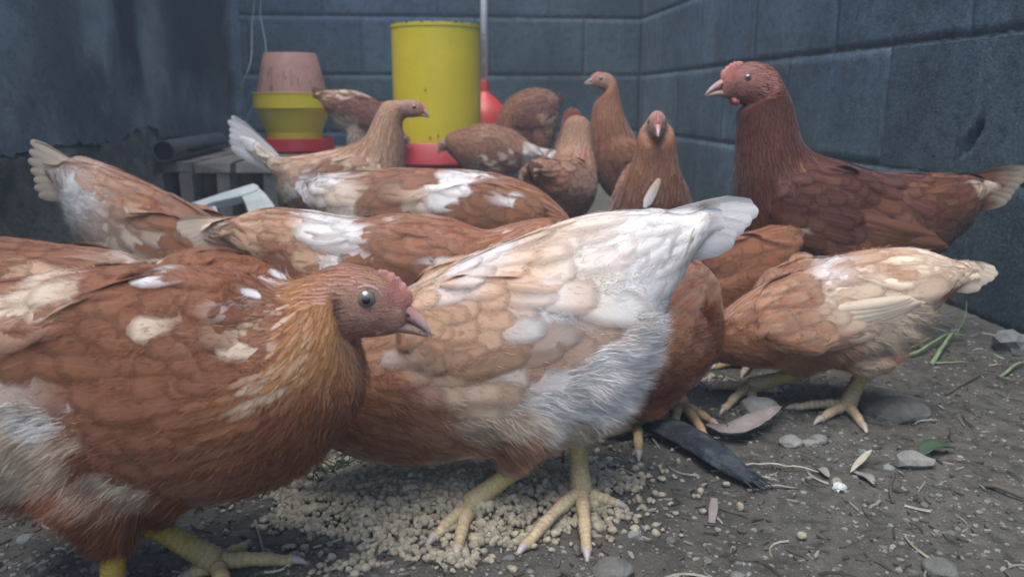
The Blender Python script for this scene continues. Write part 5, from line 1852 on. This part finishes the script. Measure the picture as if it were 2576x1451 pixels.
# ================================================================== FEED AND LITTER
def lump(r, q, rough=0.25, sub=1, flat=1.0):
    """a small irregular stone: subdivided octahedron / icosphere"""
    t = (1 + 5 ** 0.5) / 2
    V = [(-1, t, 0), (1, t, 0), (-1, -t, 0), (1, -t, 0), (0, -1, t), (0, 1, t), (0, -1, -t), (0, 1, -t), (t, 0, -1), (t, 0, 1), (-t, 0, -1), (-t, 0, 1)]
    F = [(0, 11, 5), (0, 5, 1), (0, 1, 7), (0, 7, 10), (0, 10, 11), (1, 5, 9), (5, 11, 4), (11, 10, 2), (10, 7, 6), (7, 1, 8), (3, 9, 4), (3, 4, 2), (3, 2, 6), (3, 6, 8), (3, 8, 9), (4, 9, 5), (2, 4, 11), (6, 2, 10), (8, 6, 7), (9, 8, 1)]
    V = [np.array(v) / math.sqrt(1 + t * t) for v in V]
    for _ in range(sub):
        cache, F2 = {}, []
        def mid(a, b):
            k = (min(a, b), max(a, b))
            if k not in cache:
                m = V[a] + V[b]
                V.append(m / np.linalg.norm(m))
                cache[k] = len(V) - 1
            return cache[k]
        for (a, b, c) in F:
            ab, bc, ca = mid(a, b), mid(b, c), mid(c, a)
            F2 += [(a, ab, ca), (b, bc, ab), (c, ca, bc), (ab, bc, ca)]
        F = F2
    A = np.array(V)
    s = q.randint(1, 10 ** 6)
    A = A * (1 + rough * vnoise(A, 1.5, s) + rough * 0.5 * vnoise(A, 3.4, s + 1))[:, None] * r
    A[:, 2] *= flat
    return A, F

q = random.Random(12)
qn = np.random.RandomState(12)
protos = [lump(1.0, q, 0.34, 1 if i < 4 else 0) for i in range(9)]

def pile_h(x, y):
    # the heap of feed between the feet
    c = on_ground(1150, 1225)
    d = np.sqrt(((x - c[0]) / 0.135) ** 2 + ((y - c[1]) / 0.075) ** 2)
    return 0.017 * np.clip(1 - d ** 1.6, 0, 1), d

PV, PF, off = [], [], 0
def drop(A, F, p):
    global off
    PV.append(A + p)
    PF.append(np.array(F) + off)
    off += len(A)
placed = 0
c0 = on_ground(1150, 1225)
tries = 0
while placed < 5200 and tries < 90000:
    tries += 1
    x = c0[0] + 0.19 * q.gauss(0, 0.62)
    y = c0[1] + 0.105 * q.gauss(0, 0.62)
    h_, d_ = pile_h(np.array([x]), np.array([y]))
    edge = 0.22 * float(vnoise(np.array([[x, y, 0]]), 40, 77)[0])
    if d_[0] + edge > 1.05 and q.random() > 0.13 * math.exp(-2.2 * (d_[0] - 1)):
        continue
    r = q.uniform(0.0017, 0.0034) if q.random() < 0.9 else q.uniform(0.0034, 0.0044)
    A, F = protos[q.randrange(9)]
    a = q.uniform(0, 6.28)
    Rm = np.array([[math.cos(a), -math.sin(a), 0], [math.sin(a), math.cos(a), 0], [0, 0, 1]])
    z = gz(x, y) + float(h_[0]) + r * q.uniform(0.3, 0.9)
    drop((A * r * np.array([q.uniform(0.6, 1.3), q.uniform(0.6, 1.2), q.uniform(0.5, 1.1)])) @ Rm.T, F, np.array([x, y, z]))
    placed += 1
    if q.random() < 0.35:        # crumbs cling together
        r2 = r * q.uniform(0.5, 0.85)
        drop((A * r2) @ Rm.T, F, np.array([x + r * q.uniform(-1, 1), y + r * q.uniform(-1, 1), z + r * q.uniform(-0.2, 0.5)]))
# strewn lumps in the foreground, pressed clods of wet feed
for (u, v, n_) in ((1000, 1365, 60), (900, 1420, 40), (1140, 1400, 110), (1110, 1330, 90), (780, 1390, 10), (1560, 1330, 16), (1540, 1300, 12), (1530, 1190, 14), (1750, 960, 60), (1690, 930, 40), (520, 1255, 12), (700, 1230, 18), (1620, 1210, 6), (1730, 1190, 2), (1660, 1290, 4), (1240, 1330, 60), (1800, 950, 20), (960, 1270, 60), (820, 1260, 60), (760, 1290, 40)):
    c = on_ground(u, v)
    for i in range(n_):
        x, y = c[0] + q.gauss(0, 0.012), c[1] + q.gauss(0, 0.008)
        r = q.uniform(0.0014, 0.0034)
        A, F = protos[q.randrange(9)]
        drop(A * r * np.array([1, 1, 0.8]), F, np.array([x, y, gz(x, y) + r * 0.5]))
feed = link('feed_pile', mesh_np('feed_pile', np.vstack(PV), np.vstack(PF), smooth=False), M['feed'])
tag(feed, 'heap of pale brown feed crumbs strewn on the soil under the hens', 'feed', None, 'stuff')

# low mound of soil and feed dust under the crumbs
n_ = 60
V, F = [], []
for j in range(n_):
    for i in range(n_):
        x, y = c0[0] + 0.16 * (2 * i / (n_ - 1) - 1), c0[1] + 0.09 * (2 * j / (n_ - 1) - 1)
        h_ = float(pile_h(np.array([x]), np.array([y]))[0][0])
        V.append((x, y, gz(x, y) + h_ - 0.003))
for j in range(n_ - 1):
    for i in range(n_ - 1):
        a = j * n_ + i
        F.append((a, a + 1, a + n_ + 1, a + n_))
o = link('feed_dust', mesh_np('feed_dust', np.array(V), F), M['feed'])
tag(o, 'mound of fine feed dust under the crumbs', 'feed', None, 'stuff')

# grit, chips and bits of straw trodden into the soil
def litter(name, label, mat, count, make, seed, region=(-0.7, 0.95, 0.40, 1.5)):
    rr = random.Random(seed)
    PV, PF, o = [], [], 0
    for i in range(count):
        y = region[2] + (region[3] - region[2]) * rr.random() ** 1.5
        x = rr.uniform(-0.62, 0.66) * (y + 0.25) 
        if x > 0.76 - 0.1015 * y or x < -0.68 - 0.1 * y: continue
        A, F = make(rr)
        a = rr.uniform(0, 6.28)
        Rm = np.array([[math.cos(a), -math.sin(a), 0], [math.sin(a), math.cos(a), 0], [0, 0, 1]])
        PV.append(A @ Rm.T + np.array([x, y, gz(x, y)]))
        PF += [tuple(k + o for k in f) for f in F]
        o += len(A)
    ob = link(name, mesh_np(name, np.vstack(PV), PF, smooth=False), mat)
    tag(ob, label, 'litter', None, 'stuff')
    return ob

P0 = [lump(1.0, q, 0.22, 1) for _ in range(6)]
P00 = [lump(1.0, q, 0.25, 0) for _ in range(6)]
def grit(r):
    A, F = P00[r.randrange(6)]
    s = 0.0007 + 0.0022 * r.random() ** 3
    return A * s * np.array([1, r.uniform(0.6, 1), r.uniform(0.4, 0.7)]) + np.array([0, 0, s * 0.1]), F
def pebble(r):
    A, F = P0[r.randrange(6)]
    s = 0.0025 + 0.005 * r.random() ** 2.5
    return A * s * np.array([1, r.uniform(0.6, 1), r.uniform(0.4, 0.6)]), F
def clod(r):
    A, F = P0[r.randrange(6)]
    s = 0.0012 + 0.003 * r.random() ** 2.5
    return A * s * np.array([1, r.uniform(0.6, 1), r.uniform(0.4, 0.8)]), F
def chip(r):
    l, w = 0.002 + 0.009 * r.random() ** 2, 0.001 + 0.003 * r.random() ** 2
    z = 0.0015
    t = r.uniform(-0.25, 0.25)
    V = np.array([(-l / 2, -w * 0.3, 0), (-l * 0.1, -w / 2, t * 0.002), (l / 2, -w * 0.15, t * 0.004), (l * 0.35, w * 0.4, t * 0.003), (-l * 0.3, w / 2, 0)])
    V = np.vstack([V + [0, 0, 0.0016 + abs(t) * 0.003], V + [0, 0, 0.0004]])
    return V, [(0, 1, 2, 3, 4), (9, 8, 7, 6, 5)] + [(i, i + 5, (i + 1) % 5 + 5, (i + 1) % 5) for i in range(5)]
def fibre(r):
    l = r.uniform(0.008, 0.035)
    w = r.uniform(0.0003, 0.0008)
    b_ = r.uniform(-0.25, 0.25) * l
    V = []
    for i in range(6):
        t = i / 5
        x, y = l * (t - 0.5), b_ * 4 * (t - t * t)
        V += [(x, y - w, 0.0012), (x, y + w, 0.0012), (x, y, 0.0026)]
    F = []
    for i in range(5):
        for k in range(3):
            F.append((i * 3 + k, i * 3 + (k + 1) % 3, i * 3 + 3 + (k + 1) % 3, i * 3 + 3 + k))
    return np.array(V), F
litter('grit', 'fine grit trodden into the damp soil', M['stone_pale'], 9000, grit, 1)
litter('dark_grit', 'dark grains of soil and grit', M['twig'], 6000, grit, 2)
litter('gravel', 'small grey pebbles scattered over the soil', M['stone'], 220, pebble, 3)
litter('wood_chips', 'tiny pale wood chips scattered over the soil', M['leaf_dry'], 1500, chip, 4)
litter('bark_bits', 'small dark bark bits scattered over the soil', M['twig'], 1600, chip, 5)
litter('straw_bits', 'short bits of straw and fibre on the soil', M['straw'], 320, fibre, 6)
litter('clods', 'crumbled clods of the same damp soil', M['soilstone'], 1400, clod, 9)
litter('root_bits', 'short dark rootlets on the soil', M['twig'], 500, fibre, 7)

# ---- single things lying on the ground
def stone(u, v, size, flat, mat, label, name='stone', sq=(1, 1), rz=0, sink=0.25, rough=0.18, sub=2):
    A, F = lump(1.0, q, rough, sub, 1.0)
    A = A * np.array([size * sq[0], size * sq[1], size * flat])
    c = on_ground(u, v)
    o = link(name, mesh_np(name, A, F, smooth=False), mat)
    o.location = (c[0], c[1], gz(c[0], c[1]) + size * flat * (1 - 2 * sink))
    o.rotation_euler = (0, 0, rz)
    tag(o, label, 'stone', 'stones on the ground')
    return o
stone(1912, 1035, 0.017, 0.75, M['stone'], 'angular grey stone between the stooping hen and the curled leaf', rough=0.24, sub=1)
stone(2250, 1030, 0.034, 0.36, M['soilstone'], 'large smooth half-buried grey stone behind the foot of the stooping hen', sq=(1.05, 0.8), sink=0.35, rough=0.10)
stone(1990, 1108, 0.0105, 0.6, M['stone_pale'], 'oval pale pebble under the curled dry leaf', rough=0.1)
stone(2540, 880, 0.026, 0.75, M['stone'], 'sharp grey stone at the right edge near the green stalks', rough=0.26, sub=1)
stone(2300, 1160, 0.014, 0.55, M['stone_pale'], 'flat pale stone in the open soil at right', sq=(1.2, 0.8), rough=0.25, sub=1)
stone(1535, 1440, 0.012, 0.5, M['soilstone'], 'pale clod at the bottom edge below the standing foot', rough=0.2)
stone(2035, 1110, 0.007, 0.5, M['stone_pale'], 'small bluish white chip of stone beside the oval pebble', sq=(1.3, 0.7), rough=0.2, sub=1)
stone(2060, 1100, 0.008, 0.7, M['stone'], 'small dark round pebble beside the bluish chip', rough=0.12)
stone(2110, 1228, 0.0055, 0.7, M['whiteplastic'], 'tiny white lump of droppings on the open soil', rough=0.25)
stone(2368, 1440, 0.010, 0.45, M['soilstone'], 'dark clod at the bottom edge toward the right', rough=0.2)
stone(1355, 1128, 0.013, 0.6, M['stone'], 'grey pebble at the rim of the feed behind the legs', rough=0.15)
stone(1625, 1075, 0.022, 0.6, M['stone'], 'grey stone under the left foot of the rusty hen', rough=0.15)

def leaf(name, pts, width, mat, label, cat, thick=0.0008, curl=0.25, lift=None, n=16, tipw=0.0):
    P = catmull([on_ground(u, v) + np.array([0, 0, z]) for (u, v, z) in pts], 6)
    base = P[len(P) // 2].copy()
    base[2] = gz(base[0], base[1])
    V, m = [], len(P)
    for i, p in enumerate(P):
        t = i / (m - 1)
        w = width * max(tipw, math.sin(math.pi * (0.03 + 0.94 * t)) ** 0.75)
        d = nrm(P[min(i + 1, m - 1)] - P[max(i - 1, 0)])
        s = nrm(np.cross(d, [0, 0, 1.0]))
        for k in range(5):
            a = (k - 2) / 2.0
            V.append(p - base + s * w * a + np.array([0, 0, gz(p[0], p[1]) + 0.0012 + curl * w * a * a]))
    V = np.array(V)
    top = V + np.array([0, 0, thick])
    N_ = len(V)
    F = []
    for i in range(m - 1):
        for k in range(4):
            a = i * 5 + k
            F.append((a, a + 5, a + 6, a + 1))
            F.append((N_ + a, N_ + a + 1, N_ + a + 6, N_ + a + 5))
        F.append((i * 5, N_ + i * 5, N_ + i * 5 + 5, i * 5 + 5))
        F.append((i * 5 + 4, i * 5 + 9, N_ + i * 5 + 9, N_ + i * 5 + 4))
    o = link(name, mesh_np(name, np.vstack([V, top]), F), mat)
    o.location = base
    tag(o, label, cat)
    return o
leaf('dry_leaf', [(1775, 1080, 0.002), (1830, 1105, 0.006), (1900, 1085, 0.010), (1960, 1052, 0.014)], 0.0115, M['leaf_dry'], 'curled greyish dry leaf beside the toes of the rusty hen', 'leaf', curl=0.5)
leaf('wood_chip', [(1796, 1260, 0.0), (1794, 1285, 0.002), (1790, 1312, 0.001)], 0.0035, M['leaf_dry'], 'upright-lying pale wood chip alone on the bare soil', 'wood chip', thick=0.0016, curl=0.0, tipw=0.75)
leaf('wood_chip', [(2150, 1188, 0.0), (2178, 1205, 0.002), (2200, 1222, 0.001)], 0.0042, M['leaf_dry'], 'tan wood chip on the open soil left of the flat pale stone', 'wood chip', thick=0.0014, curl=0.1, tipw=0.35)
leaf('dry_leaf', [(2140, 1190, 0.001), (2165, 1172, 0.006), (2190, 1155, 0.009)], 0.003, M['straw'], 'narrow bleached leaf sticking up beside the tan chip', 'leaf', curl=0.3)
leaf('wood_chip', [(2055, 1180, 0.0), (2070, 1190, 0.003), (2085, 1200, 0.001)], 0.004, M['leaf_dry'], 'small folded pale chip above the long straw', 'wood chip', curl=0.4, tipw=0.3)
leaf('green_leaf', [(2310, 1150, 0.0), (2350, 1135, 0.006), (2400, 1130, 0.003)], 0.008, M['greendark'], 'scrap of dark green leaf beside the flat pale stone', 'leaf', curl=0.4)
leaf('fallen_feather', [(1412, 1212, 0.002), (1408, 1168, 0.018), (1412, 1120, 0.034)], 0.004, M['dark_brown'], 'small dark brown feather standing in the feed behind the straight leg', 'feather', curl=0.2, tipw=0.4)

def stick(name, pts, r, mat, label, cat, group=None):
    P = catmull([on_ground(u, v) + np.array([0, 0, z]) for (u, v, z) in pts], 6)
    for p in P: p[2] += gz(p[0], p[1]) + r * 0.6
    base = P[0].copy()
    mb = MB()
    m = len(P)
    mb.tube([p - base for p in P], [r * (1.0 - 0.45 * i / (m - 1)) * (1 + 0.12 * math.sin(i * 2.1)) for i in range(m)], 8)
    o = mb.build(name, mat, loc=base)
    tag(o, label, cat, group)
    return o
stick('straw', [(1868, 1170, 0.001), (1910, 1168, 0.004), (1985, 1178, 0.005), (2060, 1190, 0.002)], 0.0011, M['straw'], 'long curved pale straw beside the black husk', 'straw')
stick('twig', [(1880, 1226, 0.0), (1945, 1225, 0.002), (2010, 1222, 0.0)], 0.0014, M['leaf_dry'], 'thin splintered stick just below the tip of the black husk', 'twig')
stick('twig', [(2245, 1270, 0.0), (2238, 1235, 0.002), (2252, 1185, 0.001)], 0.0014, M['twig'], 'short dark twig pointing away on the open soil', 'twig')
stick('twig', [(2470, 1212, 0.0), (2520, 1228, 0.003), (2580, 1250, 0.002)], 0.0024, M['twig'], 'thick dark twig at the right edge of the open soil', 'twig')
stick('twig', [(640, 1290, 0.0), (652, 1345, 0.004), (668, 1400, 0.002)], 0.0013, M['leaf_dry'], 'thin grey stick behind the front toe of the foreground hen', 'twig')
stick('twig', [(1715, 960, 0.004), (1745, 968, 0.006), (1790, 985, 0.002)], 0.0024, M['leaf_dry'], 'pale stick behind the rusty hen near its right foot', 'twig')
stick('twig', [(1870, 1010, 0.001), (1885, 1035, 0.003), (1912, 1062, 0.001)], 0.002, M['leaf_dry'], 'short stick leaning against the angular grey stone', 'twig')
stick('twig', [(2400, 765, 0.004), (2470, 790, 0.010), (2540, 812, 0.006), (2640, 842, 0.004)], 0.0075, M['twig'], 'dark branch lying along the foot of the block wall', 'branch')
stick('twig', [(2380, 985, 0.0), (2470, 940, 0.003), (2560, 960, 0.002), (2640, 975, 0.0)], 0.0013, M['twig'], 'long thin dark stem on the soil below the green stalks', 'twig')
for i, (pts, r, lab) in enumerate(((((2260, 890, 0.0), (2320, 882, 0.006), (2380, 860, 0.010), (2428, 852, 0.006)), 0.0032, 'longest green stalk in the bunch by the wall'),
                                  (((2345, 905, 0.0), (2372, 880, 0.008), (2395, 858, 0.012)), 0.0040, 'thick short green stalk lying across the bunch'),
                                  (((2280, 878, 0.002), (2330, 868, 0.010), (2345, 858, 0.006)), 0.0024, 'thin green stalk at the back of the bunch'),
                                  (((2340, 900, 0.001), (2380, 905, 0.002), (2440, 905, 0.0)), 0.0016, 'slender green stem lying flat at the near side of the bunch'),
                                  (((2510, 945, 0.0), (2550, 930, 0.005), (2600, 912, 0.004)), 0.0030, 'green stalk at the right edge below the sharp stone'),
                                  (((2405, 840, 0.001), (2425, 815, 0.012), (2428, 790, 0.022)), 0.0011, 'thin pale green stem curling up beside the wall'))):
    stick('green_stalk', pts, r * 0.72, M['green'], lab, 'stalk', 'green stalks by the wall')
# the tuft of grass in the feed
c_ = on_ground(835, 1188)
tuft = empty('grass_tuft', (c_[0], c_[1], gz(c_[0], c_[1])))
tag(tuft, 'small tuft of dark green grass between the feed and the foreground hen', 'grass tuft')
for i in range(34):
    st = np.array([q.uniform(-0.030, 0.030), q.uniform(-0.012, 0.012), 0.004])
    an = q.uniform(0, 6.28)
    ln = q.uniform(0.018, 0.045)
    P = catmull([st + np.array([math.cos(an), math.sin(an) * 0.6, 0]) * ln * t + np.array([0.003 * q.gauss(0, 1), 0, 0.014 * math.sin(t * 2.6) * q.uniform(0.4, 1.2)]) for t in (0, 0.35, 0.7, 1.0)], 4)
    mb = MB()
    mb.tube(P, [0.0013 * (1 - 0.85 * t / len(P)) for t in range(len(P))], 5, flat=0.4)
    mb.build('blade', M['greendark'], tuft)

# the dusty black husk under the rusty hen's toes
P = catmull([on_ground(u, v) + np.array([0, 0, z]) for (u, v, z) in ((1625, 1085, 0.008), (1680, 1108, 0.012), (1750, 1145, 0.013), (1830, 1190, 0.009), (1895, 1222, 0.004))], 8)
base = P[len(P) // 2] * np.array([1, 1, 0])
V, nn_ = [], 26
for i, p in enumerate(P):
    t = i / (len(P) - 1)
    w = 0.021 * math.sin(math.pi * (0.10 + 0.80 * t)) ** 0.6 * (1 - 0.45 * t)
    d = nrm(P[min(i + 1, len(P) - 1)] - P[max(i - 1, 0)])
    s = nrm(np.cross(d, [0, 0, 1.0]))
    for k in range(nn_):
        a = 2 * math.pi * k / nn_
        rr_ = 1 + 0.09 * math.sin(a * 6 + t * 4) + 0.05 * math.sin(a * 13 - t * 9) * (0.4 + t)
        V.append(p - base + s * w * math.cos(a) * rr_ + np.array([0, 0, 1.0]) * w * 0.40 * math.sin(a) * rr_)
F = []
for i in range(len(P) - 1):
    for k in range(nn_):
        F.append((i * nn_ + k, i * nn_ + (k + 1) % nn_, (i + 1) * nn_ + (k + 1) % nn_, (i + 1) * nn_ + k))
F += [tuple(range(nn_ - 1, -1, -1)), tuple((len(P) - 1) * nn_ + k for k in range(nn_))]
husk = empty('husk', base)
tag(husk, 'dusty black husk lying under the toes of the rusty hen', 'husk')
link('shell', mesh_np('shell', np.array(V), F), M['husk'], husk)
for i in range(12):
    e = P[-4]
    d = nrm(P[-1] - P[-5])
    s = nrm(np.cross(d, [0, 0, 1.0]))
    a = q.uniform(-1, 1)
    mb = MB()
    st = e - base + s * 0.008 * a + np.array([0, 0, q.uniform(-0.003, 0.003)])
    L_ = q.uniform(0.014, 0.026)
    mb.tube([st, st + d * L_ * 0.5 + s * a * 0.001, st + d * L_ + s * a * 0.003 + np.array([0, 0, q.uniform(-0.003, 0.002)])], [0.0014, 0.0010, 0.0003], 6)
    mb.build('fibre', M['husk'], husk)

# ---- thin haze volume added to lift the darks, like a veil on the lens
mb = MB()
mb.box((0, 0, 0.32), (25.5, 25.5, 2.7))
hz = mb.build('haze', None, smooth=False)
hm = bpy.data.materials.new('haze')
hm.use_nodes = True
hn = hm.node_tree
hn.nodes.clear()
ho = hn.nodes.new('ShaderNodeOutputMaterial')
hv = hn.nodes.new('ShaderNodeVolumePrincipled')
hv.inputs['Color'].default_value = (0.70, 0.87, 1.0, 1)
hv.inputs['Density'].default_value = HAZE
hn.links.new(hv.outputs[0], ho.inputs['Volume'])
hz.data.materials.append(hm)
tag(hz, 'thin bluish haze added over the pen to lift the dark tones', None, None, 'stuff')
